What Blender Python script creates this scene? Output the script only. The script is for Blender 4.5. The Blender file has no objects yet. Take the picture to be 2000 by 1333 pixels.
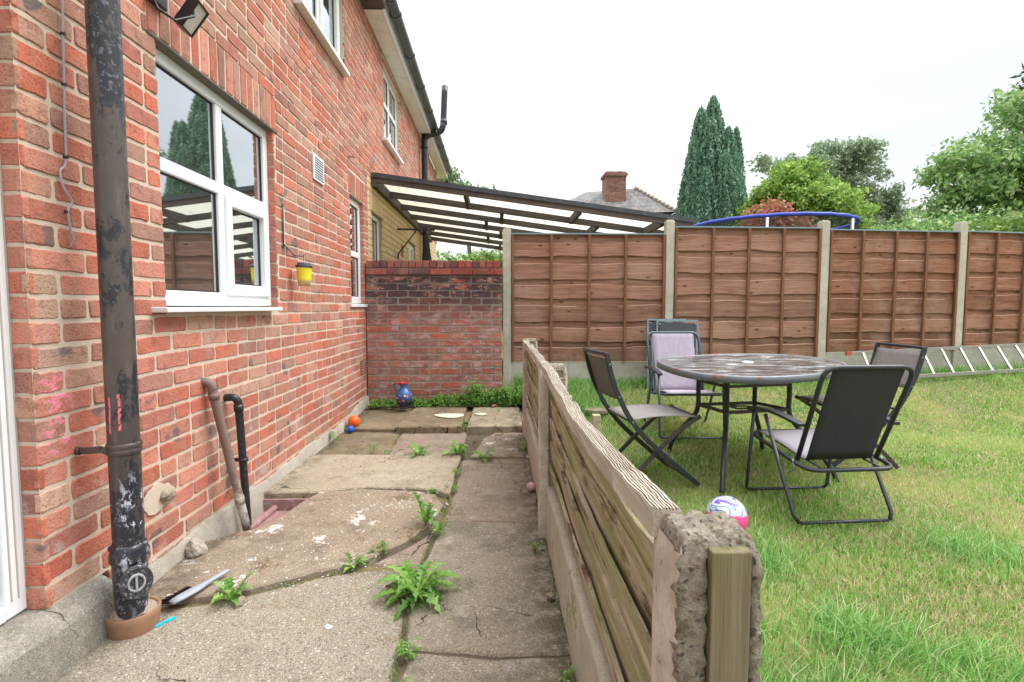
import bpy, bmesh, math, random
import numpy as np
from mathutils import Vector, Matrix, noise as mn

# ---------------------------------------------------------------- camera, sky, sun, exposure
R = math.radians
S = bpy.context.scene
col = S.collection
cam_d = bpy.data.cameras.new("camera"); cam = bpy.data.objects.new("camera", cam_d); col.objects.link(cam)
cam_d.sensor_width = 36; cam_d.lens = 36 * 1020 / 2000; cam_d.clip_start = 0.02; cam_d.clip_end = 3000
cam.location = (0, 0, 1.12); cam.rotation_euler = (R(90 - 3.73), 0, R(-1.68))
S.camera = cam
S.view_settings.view_transform = 'Standard'; S.view_settings.look = 'None'; S.view_settings.gamma = 1
EXPOSURE = 1.48
S.view_settings.exposure = EXPOSURE
S.cycles.max_bounces = 8; S.cycles.transparent_max_bounces = 12; S.cycles.use_denoising = True
SUN_EL, SUN_AZ = R(56), R(82)      # azimuth measured clockwise from +Y
w = bpy.data.worlds.new("World"); S.world = w; w.use_nodes = True
wn = w.node_tree.nodes; wl = w.node_tree.links; wn.clear()
wo = wn.new('ShaderNodeOutputWorld'); bg = wn.new('ShaderNodeBackground'); bg.inputs[1].default_value = 0.15
sky = wn.new('ShaderNodeTexSky'); sky.sky_type = 'NISHITA'; sky.sun_disc = False
sky.sun_elevation = SUN_EL; sky.sun_rotation = SUN_AZ; sky.dust_density = 3; sky.air_density = 1
tc = wn.new('ShaderNodeTexCoord'); nz = wn.new('ShaderNodeTexNoise'); nz.inputs['Scale'].default_value = 2.2; nz.inputs['Detail'].default_value = 6
mp = wn.new('ShaderNodeMapping'); mp.inputs['Scale'].default_value = (1, 1, 3.0)
rp = wn.new('ShaderNodeValToRGB')
rp.color_ramp.elements[0].position = 0.30; rp.color_ramp.elements[0].color = (4.2, 4.38, 4.55, 1)
rp.color_ramp.elements[1].position = 0.62; rp.color_ramp.elements[1].color = (5.9, 5.92, 5.95, 1)
mx = wn.new('ShaderNodeMix'); mx.data_type = 'RGBA'; mx.inputs[0].default_value = 0.86
wl.new(tc.outputs['Generated'], mp.inputs[0]); wl.new(mp.outputs[0], nz.inputs['Vector']); wl.new(nz.outputs[0], rp.inputs[0])
sx = wn.new('ShaderNodeSeparateXYZ'); wl.new(tc.outputs['Generated'], sx.inputs[0])
mr = wn.new('ShaderNodeMapRange'); mr.inputs['From Min'].default_value = .42; mr.inputs['From Max'].default_value = 1; mr.inputs['To Min'].default_value = .55; mr.inputs['To Max'].default_value = 2.2
wl.new(sx.outputs[2], mr.inputs[0]); vm = wn.new('ShaderNodeVectorMath'); vm.operation = 'SCALE'; wl.new(mx.outputs[2], vm.inputs[0]); wl.new(mr.outputs[0], vm.inputs['Scale'])
wl.new(sky.outputs[0], mx.inputs[6]); wl.new(rp.outputs[0], mx.inputs[7]); wl.new(vm.outputs[0], bg.inputs[0]); wl.new(bg.outputs[0], wo.inputs[0])
sd = bpy.data.lights.new("sun", 'SUN'); sd.energy = .85; sd.angle = R(40); sd.color = (1, .975, .94)
so = bpy.data.objects.new("sun", sd); col.objects.link(so)
sdir = Vector((math.sin(SUN_AZ) * math.cos(SUN_EL), math.cos(SUN_AZ) * math.cos(SUN_EL), math.sin(SUN_EL)))
so.rotation_euler = (-sdir).to_track_quat('-Z', 'Y').to_euler()

# ---------------------------------------------------------------- helpers
rng = random.Random(7); nr = np.random.RandomState(5)
def V(*a): return Vector(a)
class MB:
    """collects vertices and faces for ONE mesh object"""
    def __init__(s): s.v = []; s.f = []; s.sm = []; s.c = None
    def add(s, vs, fs, smooth=False):
        o = len(s.v); s.v += [tuple(p) for p in vs]; s.f += [tuple(i + o for i in f) for f in fs]; s.sm += [smooth] * len(fs)
    def box(s, x0, x1, y0, y1, z0, z1, M=None):
        p = [V(x, y, z) for z in (z0, z1) for y in (y0, y1) for x in (x0, x1)]
        if M: p = [M @ q for q in p]
        s.add(p, [(0, 2, 3, 1), (4, 5, 7, 6), (0, 1, 5, 4), (2, 6, 7, 3), (0, 4, 6, 2), (1, 3, 7, 5)])
    def tube(s, pts, r, n=10, cap=True, closed=False, sq=None):
        pts = [Vector(p) for p in pts]; m = len(pts); rings = []
        up = None
        for i in range(m):
            if closed: t = (pts[(i + 1) % m] - pts[i - 1]).normalized()
            else: t = (pts[min(i + 1, m - 1)] - pts[max(i - 1, 0)]).normalized()
            if up is None:
                up = V(0, 0, 1) if abs(t.z) < .9 else V(1, 0, 0)
            a = t.cross(up).normalized(); b = a.cross(t).normalized(); up = b
            rr = r[i] if isinstance(r, (list, tuple)) else r
            ring = []
            for k in range(n):
                th = 2 * math.pi * (k + .5) / n
                ca, sa = math.cos(th), math.sin(th)
                if sq: ring.append(pts[i] + a * (sq[0] * (1 if ca > 0 else -1)) + b * (sq[1] * (1 if sa > 0 else -1)))
                else: ring.append(pts[i] + (a * ca + b * sa) * rr)
            rings.append(ring)
        vs = [q for rg in rings for q in rg]; fs = []
        for i in range(m if closed else m - 1):
            for k in range(n):
                j = (i + 1) % m; k2 = (k + 1) % n
                fs.append((i * n + k, i * n + k2, j * n + k2, j * n + k))
        o = len(s.v); s.add(vs, fs, sq is None)
        if cap and not closed:
            s.f += [tuple(o + k for k in range(n))[::-1], tuple(o + (m - 1) * n + k for k in range(n))]; s.sm += [False, False]
    def bar(s, a, b, wx, wz, n=1):
        s.tube([a, b], 1, 4, sq=(wx, wz))
    def lathe(s, prof, M=None, n=24, smooth=True):
        vs = []; fs = []; m = len(prof)
        for r_, z in prof:
            for k in range(n):
                th = 2 * math.pi * k / n; p = V(r_ * math.cos(th), r_ * math.sin(th), z)
                vs.append(M @ p if M else p)
        for i in range(m - 1):
            for k in range(n):
                fs.append((i * n + k, i * n + (k + 1) % n, (i + 1) * n + (k + 1) % n, (i + 1) * n + k))
        s.add(vs, fs, smooth)
    def prism(s, poly, z0, z1):
        n = len(poly)
        zb = z0 if isinstance(z0, (list, tuple)) else [z0] * n; zt = z1 if isinstance(z1, (list, tuple)) else [z1] * n
        s.add([V(p[0], p[1], a) for p, a in zip(poly, zb)] + [V(p[0], p[1], a) for p, a in zip(poly, zt)],
              [tuple(range(n))[::-1], tuple(range(n, 2 * n))] + [(i, (i + 1) % n, n + (i + 1) % n, n + i) for i in range(n)])
    def build(s, name, m=None, parent=None, bevel=0, seg=2, loc=None):
        me = bpy.data.meshes.new(name); me.from_pydata(s.v, [], s.f)
        me.polygons.foreach_set('use_smooth', s.sm)
        if m: me.materials.append(m)
        me.update()
        o = bpy.data.objects.new(name, me); col.objects.link(o)
        if parent: o.parent = parent
        if loc: o.location = loc
        if bevel:
            b = o.modifiers.new('bevel', 'BEVEL'); b.width = bevel; b.segments = seg; b.limit_method = 'ANGLE'; b.angle_limit = R(35)
        return o
def npmesh(name, verts, quads, m, parent=None, tris=False, smooth=False):
    k = 3 if tris else 4
    me = bpy.data.meshes.new(name); me.vertices.add(len(verts)); me.vertices.foreach_set('co', np.asarray(verts, 'f').ravel())
    nq = len(quads); me.loops.add(nq * k); me.polygons.add(nq)
    me.loops.foreach_set('vertex_index', np.asarray(quads, 'i').ravel())
    me.polygons.foreach_set('loop_start', np.arange(0, nq * k, k, dtype='i'))
    if smooth: me.polygons.foreach_set('use_smooth', np.ones(nq, dtype=bool))
    me.materials.append(m); me.update(calc_edges=True); me.validate()
    o = bpy.data.objects.new(name, me); col.objects.link(o)
    if parent: o.parent = parent
    return o
def tag(o, label=None, cat=None, group=None, kind=None):
    if label: o['label'] = label
    if cat: o['category'] = cat
    if group: o['group'] = group
    if kind: o['kind'] = kind
    return o
def empty(name, loc, rz=0, label=None, cat=None, group=None):
    o = bpy.data.objects.new(name, None); col.objects.link(o); o.location = loc; o.rotation_euler = (0, 0, rz); o.empty_display_size = .1
    return tag(o, label, cat, group)
def struct(o): o['kind'] = 'structure'; return o
def copy_tree(o, parent=None):
    c = o.copy(); col.objects.link(c)
    if parent: c.parent = parent
    for ch in [x for x in bpy.data.objects if x.parent == o]: copy_tree(ch, c)
    return c
def cat_rom(p, k=6, closed=False):
    p = [Vector(q) for q in p]; n = len(p); out = []
    for i in range(n if closed else n - 1):
        if closed: a, b, c, d = p[i - 1], p[i], p[(i + 1) % n], p[(i + 2) % n]
        else: a, b, c, d = p[max(i - 1, 0)], p[i], p[i + 1], p[min(i + 2, n - 1)]
        for j in range(k):
            t = j / k
            out.append(.5 * ((2 * b) + (c - a) * t + (2 * a - 5 * b + 4 * c - d) * t * t + (3 * b - a - 3 * c + d) * t ** 3))
    if not closed: out.append(p[-1])
    return out
def sm(a, b, x):
    t = min(max((x - a) / (b - a), 0), 1); return t * t * (3 - 2 * t)

# ---------------------------------------------------------------- material helpers
class NT:
    def __init__(s, name):
        s.m = bpy.data.materials.new(name); s.m.use_nodes = True; s.t = s.m.node_tree; s.t.nodes.clear()
        s.out = s.t.nodes.new('ShaderNodeOutputMaterial')
    def n(s, typ, _p=None, **kw):
        nd = s.t.nodes.new('ShaderNode' + typ)
        for k, v in (_p or {}).items(): setattr(nd, k, v)
        for k, v in kw.items():
            k = int(k[1:]) if k[0] == '_' and k[1:].isdigit() else k.replace('__', ' ')
            s.set(nd.inputs[k], v)
        return nd
    def set(s, sock, v):
        if isinstance(v, bpy.types.NodeSocket): s.t.links.new(v, sock)
        elif isinstance(v, bpy.types.Node): s.t.links.new(v.outputs[0], sock)
        else:
            if isinstance(v, tuple) and len(v) == 3 and sock.type == 'RGBA': v = v + (1,)
            sock.default_value = v
    def noise(s, vec, scale, detail=4, rough=.55, dist=0): return s.n('TexNoise', Vector=vec, Scale=scale, Detail=detail, Roughness=rough, Distortion=dist).outputs[0]
    def vor(s, vec, scale, feat='F1', out=0, rnd=1): return s.n('TexVoronoi', {'feature': feat}, Vector=vec, Scale=scale, Randomness=rnd).outputs[out]
    def map(s, vec, sc=(1, 1, 1), loc=(0, 0, 0), rot=(0, 0, 0)): return s.n('Mapping', Vector=vec, Scale=sc, Location=loc, Rotation=rot).outputs[0]
    def ramp(s, fac, stops, interp='LINEAR'):
        r = s.n('ValToRGB', Fac=fac); e = r.color_ramp; e.interpolation = interp
        while len(e.elements) < len(stops): e.elements.new(.5)
        for el, (p, c) in zip(e.elements, stops):
            el.position = p; el.color = (c, c, c, 1) if not isinstance(c, tuple) else (c + (1,) if len(c) == 3 else c)
        return r.outputs[0]
    def mix(s, fac, a, b, mode='MIX'):
        n = s.n('Mix', {'data_type': 'RGBA', 'blend_type': mode}); s.set(n.inputs[0], fac); s.set(n.inputs[6], a); s.set(n.inputs[7], b); return n.outputs[2]
    def math(s, op, a, b=0., c=0., clamp=False): 
        n = s.n('Math', {'operation': op, 'use_clamp': clamp}, _0=a, _1=b)
        if op in ('MULTIPLY_ADD', 'SMOOTH_MIN', 'COMPARE'): s.set(n.inputs[2], c)
        return n.outputs[0]
    def rng_(s, v, a, b, c=0., d=1.): return s.n('MapRange', {'interpolation_type': 'SMOOTHSTEP'}, Value=v, **{'From__Min': a, 'From__Max': b, 'To__Min': c, 'To__Max': d}).outputs[0]
    def obj(s): return s.n('TexCoord').outputs['Object']
    def pos(s): return s.n('NewGeometry').outputs['Position']
    def sep(s, v): return s.n('SeparateXYZ', Vector=v).outputs
    def isl(s): return s.n('NewGeometry').outputs['Random Per Island']
    def bump(s, h, strength=.4, dist=.01, nrm=None):
        b = s.n('Bump', Height=h, Strength=strength, Distance=dist)
        if nrm is not None: s.set(b.inputs['Normal'], nrm)
        return b.outputs[0]
    def bsdf(s, color, rough=.7, metal=0., normal=None, spec=.4, **kw):
        p = s.n('BsdfPrincipled'); s.set(p.inputs['Base Color'], color); s.set(p.inputs['Roughness'], rough); s.set(p.inputs['Metallic'], metal)
        s.set(p.inputs['Specular IOR Level'], spec)
        if normal is not None: s.set(p.inputs['Normal'], normal)
        for k, v in kw.items(): s.set(p.inputs[k.replace('__', ' ')], v)
        s.t.links.new(p.outputs[0], s.out.inputs[0]); return p
def sepbox(N, p, lo, hi, soft=.01):
    """mask that is 1 inside a world-space box, soft edges (paint marks and stains with a place of their own)"""
    o = N.sep(p); m = None
    for i in range(3):
        if lo[i] is None: continue
        a = N.rng_(o[i], lo[i] - soft, lo[i] + soft); b = N.rng_(o[i], hi[i] - soft, hi[i] + soft, 1., 0.)
        q = N.math('MULTIPLY', a, b); m = q if m is None else N.math('MULTIPLY', m, q)
    return m

def brick_mat(name, stops, soot=False, graffiti=False, rear=False):
    N = NT(name); p = N.pos(); r = N.isl()
    base = N.ramp(r, stops)
    hs = N.n('HueSaturation', Color=base); r2 = N.n('TexWhiteNoise', {'noise_dimensions': '1D'}, W=N.math('MULTIPLY', r, 977.)).outputs[0]
    N.set(hs.inputs['Value'], N.math('MULTIPLY_ADD', r2, .36, .86)); base = hs.outputs[0]
    band = N.noise(N.map(p, (6, 9, 1.2)), 2.2, 3, .6)
    base = N.mix(N.rng_(band, .5, .72, 0., .6), base, (.38, .24, .165))
    base = N.mix(N.rng_(N.noise(p, 18, 5, .65), .5, .7, 0., .6), base, (.24, .075, .055)); base = N.mix(N.rng_(N.noise(p, 45, 5, .7), .55, .7, 0., .4), base, (.55, .40, .32))
    burn = N.noise(N.map(p, (1, 1, 1)), 7.5, 2, .4)
    base = N.mix(N.rng_(burn, .66, .72, 0., .75), base, (.10, .10, .12))
    pits = N.vor(p, 105); pm = N.math('MULTIPLY', N.rng_(pits, .16, .28, 1., 0.), N.rng_(N.noise(p, 9, 2), .38, .52))
    base = N.mix(N.math('MULTIPLY', pm, .8), base, (.09, .05, .04))
    z = N.sep(p)[2]
    eff = N.math('MULTIPLY', N.rng_(N.noise(p, 4.5, 6, .7), .56, .68), N.rng_(z, .3, 1.3, .55, .12))
    base = N.mix(eff, base, (.62, .55, .50))
    base = N.n('HueSaturation', Color=base, Saturation=.98, Value=.92).outputs[0]
    base = N.mix(N.rng_(N.noise(N.map(p, (1, 1, .6)), 1.4, 6, .65), .48, .70, 0., .40), base, (.30, .19, .14)); base = N.mix(N.rng_(N.noise(N.map(p, (1, 1, .5)), 3.2, 6, .7), .56, .72, 0., .35), base, (.17, .10, .08))
    if graffiti:
        m = N.math('MULTIPLY', sepbox(N, p, (None, 1.625, .66), (0, 1.735, .90), .02), N.rng_(N.noise(N.map(p, (1, 1, 1.6)), 26, 3, .6), .50, .54))
        base = N.mix(N.math('MULTIPLY', m, .85), base, (.72, .23, .30))
    if soot:
        m = N.math('MULTIPLY', N.rng_(N.noise(N.map(p, (1, 1, 2.2)), 7, 6, .75), .50, .62), .5)
        base = N.mix(m, base, (.50, .46, .45))
        m = N.math('MULTIPLY', N.rng_(z, .85, 1.30), N.rng_(N.noise(N.map(p, (1, 1, 2.0)), 6, 6, .75), .40, .52))
        base = N.mix(N.math('MULTIPLY', m, .9), base, (.035, .033, .040))
    mossm = N.math('MULTIPLY', N.rng_(z, .25, .05), N.rng_(N.noise(p, 10, 4), .45, .6))
    base = N.mix(N.math('MULTIPLY', mossm, .5), base, (.22, .20, .13))
    h = N.math('ADD', N.noise(p, 90, 6, .7), N.math('MULTIPLY', pits, .6))
    h = N.math('ADD', h, N.math('MULTIPLY', N.noise(p, 22, 3), .9))
    N.bsdf(base, .88, normal=N.bump(h, .6, .004), spec=.25); return N.m
def mortar_mat(name, c=(.60, .50, .40), dark=None):
    N = NT(name); p = N.pos(); n = N.noise(p, 60, 6, .7); n2 = N.noise(p, 3, 4)
    c2 = N.mix(n, (c[0] * .72, c[1] * .7, c[2] * .68), (min(1, c[0] * 1.18), c[1] * 1.18, c[2] * 1.18)); z = N.sep(p)[2]
    c2 = N.mix(N.rng_(n2, .5, .7, 0., .2), c2, (.45, .40, .34))
    if dark: c2 = N.mix(N.math('MULTIPLY', N.rng_(z, 1.0, 1.5), .6), c2, dark)
    N.bsdf(c2, .95, normal=N.bump(N.noise(p, 140, 5, .7), .6, .003), spec=.15); return N.m
def plain(name, c, rough=.5, metal=0., var=.12, scale=12, bump=.0, spec=.4, dirt=None, dirtamt=.5, bscale=120):
    N = NT(name); p = N.obj(); n = N.noise(p, scale, 5, .6)
    a = tuple(x * (1 - var) for x in c); b = tuple(min(1, x * (1 + var)) for x in c)
    cc = N.mix(n, a, b)
    if dirt: cc = N.mix(N.rng_(N.noise(p, scale * 2.3, 6, .7), .52, .68, 0., dirtamt), cc, dirt)
    nm = N.bump(N.noise(p, bscale, 4), bump, .003) if bump else None
    N.bsdf(cc, rough, metal, nm, spec); return N.m

M = {}
M['brick'] = brick_mat('red_brick', [(0, (.56, .165, .095)), (.22, (.50, .135, .08)), (.42, (.45, .165, .125)), (.60, (.54, .205, .14)), (.76, (.46, .26, .185)), (.88, (.36, .15, .12)), (1, (.52, .33, .23))], graffiti=True)
M['brick_old'] = brick_mat('old_brick', [(0, (.44, .12, .075)), (.3, (.36, .135, .105)), (.55, (.32, .16, .13)), (.75, (.50, .12, .07)), (1, (.30, .18, .155))], soot=True)
M['brick_old_clean'] = brick_mat('chimney_brick', [(0, (.26, .10, .07)), (.4, (.30, .15, .10)), (.7, (.22, .12, .09)), (1, (.36, .24, .16))])
M['coping'] = brick_mat('coping_brick', [(0, (.27, .055, .04)), (.45, (.33, .08, .06)), (.7, (.22, .06, .055)), (.85, (.10, .05, .06)), (1, (.30, .12, .10))])
M['mortar'] = mortar_mat('mortar')
M['mortar_old'] = mortar_mat('old_mortar', (.30, .27, .225), (.08, .075, .07))
M['mortar_cream'] = mortar_mat('cream_mortar', (.42, .31, .17))
def cream_brick():
    N = NT('cream_painted_brick'); p = N.pos()
    c = N.mix(N.isl(), (.56, .42, .23), (.64, .49, .29)); c = N.mix(N.rng_(N.noise(p, 6, 6, .7), .5, .7, 0., .35), c, (.40, .31, .19))
    N.bsdf(c, .7, normal=N.bump(N.noise(p, 60, 5), .4, .003)); return N.m
M['cream'] = cream_brick()
M['upvc'] = plain('white_upvc', (.74, .76, .78), .28, var=.03, scale=5, dirt=(.62, .62, .58), dirtamt=.25)
M['frame_line'] = plain('grey_profile_line', (.42, .40, .36), .7)
M['rubber'] = plain('black_rubber', (.02, .02, .022), .5)
M['soffit'] = plain('soffit_board', (.74, .73, .69), .5, var=.05, scale=3, dirt=(.40, .38, .33), dirtamt=.45)
M['darksoffit'] = plain('dark_soffit', (.075, .055, .05), .6)
M['gutter'] = plain('black_gutter', (.055, .06, .07), .35, var=.2, dirt=(.16, .17, .17))
M['blackpipe'] = plain('black_pipe', (.022, .024, .028), .3, var=.2, scale=30, dirt=(.12, .12, .12), dirtamt=.4)
M['darkmetal'] = plain('dark_metal', (.035, .04, .048), .38, .2, var=.2, scale=20, dirt=(.10, .085, .08), dirtamt=.4)
M['brownmetal'] = plain('brown_metal', (.065, .05, .052), .42, .2, var=.2, scale=20, dirt=(.13, .11, .10), dirtamt=.4)
M['silver'] = plain('folded_frame_metal', (.20, .27, .30), .35, .4, var=.2, scale=20)
M['steel'] = plain('blue_grey_frame', (.07, .105, .125), .35, .3, var=.2, scale=20)
M['alu'] = plain('aluminium', (.33, .32, .29), .42, .5, var=.15, scale=15, dirt=(.40, .37, .30))
M['tile'] = None
def slate():
    N = NT('roof_tile'); p = N.obj()
    b = N.n('TexBrick', {'offset': .5}, Vector=N.map(p, (1, 1, 1)), Scale=1., Color1=(.12, .118, .118), Color2=(.18, .172, .165), Mortar=(.07, .06, .06), **{'Mortar__Size': .012, 'Brick__Width': .28, 'Row__Height': .22})
    c = N.mix(N.rng_(N.noise(p, 3, 5), .45, .7, 0., .5), b.outputs[0], (.30, .27, .25)); N.bsdf(c, .8, normal=N.bump(b.outputs[1], -.6, .02)); return N.m
M['slate'] = slate()
def glass(name='window_glass', tint=.62, ior=2.6, green=(.80, .95, .93)):
    N = NT(name); p = N.pos()
    fr = N.math('MULTIPLY_ADD', N.n('Fresnel', IOR=ior).outputs[0], 1.7, .20, clamp=True)
    g = N.n('BsdfGlossy', Color=(.93, .98, 1.), Roughness=.02); 
    tr = N.n('BsdfTransparent', Color=tuple(tint * x for x in green))
    film = N.n('BsdfDiffuse', Color=(.55, .57, .55))
    s1 = N.n('MixShader', _0=N.rng_(N.noise(N.map(p, (1, 30, 4)), 4, 4), .45, .8, .07, .20), _1=tr.outputs[0], _2=film.outputs[0])
    s2 = N.n('MixShader', _0=fr, _1=s1.outputs[0], _2=g.outputs[0]); N.t.links.new(s2.outputs[0], N.out.inputs[0]); return N.m
M['glass'] = glass()
def concrete(name, c1, c2, agg=.5, moss=.3, white=0., moss_c=(.13, .11, .05), sc=1., pink=None, grime=.0):
    N = NT(name); p = N.pos()
    big = N.noise(p, 1.7 * sc, 6, .65); mid = N.noise(p, 9 * sc, 6, .7)
    c = N.mix(N.rng_(big, .3, .7), c1, c2); c = N.mix(N.rng_(mid, .35, .7, 0., .45), c, tuple(x * .62 for x in c1))
    if pink: c = N.mix(N.rng_(N.noise(p, 3.1, 4, .6), .45, .65, 0., .7), c, pink)
    v = N.n('TexVoronoi', Vector=p, Scale=300.); g = N.sep(v.outputs['Color'])[0]
    c = N.mix(agg, c, N.mix(g, tuple(x * .45 for x in c1), tuple(min(1, x * 1.7) for x in c2)))
    v2 = N.n('TexVoronoi', Vector=p, Scale=75.); r2 = N.sep(v2.outputs['Color'])[1]
    peb = N.math('MULTIPLY', N.rng_(v2.outputs[0], .26, .34, 1., 0.), N.rng_(r2, .78, .82))
    c = N.mix(N.math('MULTIPLY', peb, agg), c, (.66, .61, .55))
    dk = N.math('MULTIPLY', N.rng_(v2.outputs[0], .28, .34, 1., 0.), N.rng_(r2, .2, .16))
    c = N.mix(N.math('MULTIPLY', dk, agg * 1.2), c, (.12, .10, .09))
    if moss:
        m = N.math('MULTIPLY', N.rng_(N.noise(p, 3.3, 8, .75), .54, .64), N.rng_(N.noise(p, 60, 3), .4, .55)); c = N.mix(N.math('MULTIPLY', m, moss), c, moss_c)
    if white:
        m = N.math('MULTIPLY', N.rng_(N.noise(p, 5, 8, .75), .57, .62), N.rng_(N.noise(p, 40, 4), .4, .5)); c = N.mix(N.math('MULTIPLY', m, white), c, (.72, .70, .66))
    if grime:
        gm = N.math('MULTIPLY', N.rng_(N.noise(p, 2.6, 9, .78), .50, .62), grime); c = N.mix(gm, c, N.mix(.4, (.10, .085, .065), c))
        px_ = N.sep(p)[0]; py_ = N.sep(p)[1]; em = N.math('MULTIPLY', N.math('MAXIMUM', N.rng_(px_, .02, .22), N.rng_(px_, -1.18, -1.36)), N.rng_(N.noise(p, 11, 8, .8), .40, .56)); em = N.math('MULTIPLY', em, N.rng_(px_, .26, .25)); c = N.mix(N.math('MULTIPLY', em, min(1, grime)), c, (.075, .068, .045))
        dd = N.n('VectorMath', {'operation': 'MULTIPLY_ADD'}, _0=N.n('TexNoise', Vector=p, Scale=6., Detail=6.).outputs['Color'], _1=(.25, .25, .25), _2=p).outputs[0]
        cr = N.n('TexVoronoi', {'feature': 'DISTANCE_TO_EDGE'}, Vector=dd, Scale=1.5).outputs[0]
        c = N.mix(N.math('MULTIPLY', N.rng_(cr, .003, .0065, 1., 0.), N.rng_(N.noise(p, 2.1, 2), .50, .58)), c, (.05, .042, .035))
    h = N.math('ADD', N.math('MULTIPLY', v.outputs[0], 1.2), N.math('ADD', mid, N.noise(p, 45, 6, .75)))
    N.bsdf(c, .93, normal=N.bump(h, .55, .006), spec=.2); return N.m
M['slab_light'] = concrete('concrete_light', (0.32, 0.263, 0.192), (0.415, 0.35, 0.255), .42, .5, grime=0.55)
M['slab_front'] = concrete('concrete_front', (0.239, 0.207, 0.158), (0.326, 0.287, 0.219), .62, .5, moss_c=(.22, .12, .04), grime=0.6)
M['slab_white'] = concrete('concrete_spalled', (0.26, 0.187, 0.135), (0.344, 0.286, 0.207), .35, .85, .9, (.15, .085, .03), pink=(.24, .20, .155), grime=0.8)
M['slab_right'] = concrete('concrete_right', (0.226, 0.193, 0.145), (0.32, 0.274, 0.202), .45, .6, .15, (.10, .10, .05), grime=0.8)
M['slab_pink'] = concrete('concrete_pink', (0.239, 0.184, 0.138), (0.316, 0.247, 0.183), .35, .6, .15, pink=(.245, .215, .17), grime=0.8)
M['slab_stone'] = concrete('sandstone_slab', (0.178, 0.135, 0.083), (0.296, 0.233, 0.151), .12, .8, .1, (.10, .08, .03), sc=1.4, grime=0.8)
M['slab_pale'] = concrete('pale_slab', (0.285, 0.239, 0.166), (0.403, 0.339, 0.234), .12, .4, .15, (.14, .12, .06), grime=0.8)
M['step'] = concrete('step_concrete', (0.264, 0.252, 0.21), (0.384, 0.36, 0.312), .35, .5, .2, (.15, .15, .08), grime=.25)
M['plinth'] = concrete('plinth_render', (0.324, 0.294, 0.24), (0.456, 0.414, 0.342), .2, .5, .1, (.17, .18, .08))
M['gravelboard'] = concrete('gravel_board_concrete', (.44, .40, .31), (.58, .53, .44), .12, .8, .1, (.19, .21, .07))
M['gravelboard_far'] = concrete('far_gravel_board', (.46, .44, .37), (.56, .53, .46), .12, .3, 0, (.24, .25, .14))
M['post_far'] = concrete('fence_post_concrete', (.50, .47, .38), (.62, .58, .48), .12, .25, 0, (.30, .29, .2))
def lichen_concrete(name, rough_agg):
    N = NT(name); p = N.pos()
    c = N.mix(N.rng_(N.noise(p, 12, 6, .7), .35, .65), (.42, .36, .30), (.58, .53, .455))
    if rough_agg:
        wv = N.n('VectorMath', {'operation': 'MULTIPLY_ADD'}, _0=N.n('TexNoise', Vector=p, Scale=50., Detail=3.).outputs['Color'], _1=(.02, .02, .02), _2=p).outputs[0]
        v = N.n('TexVoronoi', Vector=wv, Scale=125.); g = N.sep(v.outputs['Color'])
        st = N.ramp(g[0], [(0, (.07, .07, .075)), (.25, (.20, .165, .12)), (.5, (.13, .125, .13)), (.72, (.24, .19, .14)), (.85, (.26, .12, .08)), (1, (.33, .31, .27))])
        c = N.mix(N.rng_(N.noise(p, 70, 5, .7), .35, .6), (.24, .20, .15), (.38, .34, .27)); big = N.rng_(g[1], .45, .5); c = N.mix(N.math('MULTIPLY', N.rng_(v.outputs[0], .34, .42, 1., 0.), big), c, st)
        c = N.mix(N.rng_(N.noise(p, 24, 6, .75), .55, .64, 0., .75), c, (.13, .135, .065))
        h = N.math('ADD', N.math('MULTIPLY', N.math('MULTIPLY', v.outputs[0], big), -1.3), N.math('MULTIPLY', N.noise(p, 70, 7, .8), 1.6)); N.bsdf(c, .92, normal=N.bump(h, .9, .007), spec=.25)
    else:
        c = N.mix(N.rng_(N.noise(p, 26, 6, .7), .60, .66, 0., .75), c, (.20, .15, .11))
        c = N.mix(N.rng_(N.noise(N.map(p, (1, 1, .35)), 14, 5, .7), .56, .7, 0., .4), c, (.26, .25, .13))
        N.bsdf(c, .88, normal=N.bump(N.noise(p, 90, 6, .7), .6, .004), spec=.2)
    return N.m
M['lowpost'] = lichen_concrete('painted_post_face', False)
M['lowpost_rough'] = lichen_concrete('broken_post_aggregate', True)
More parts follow.
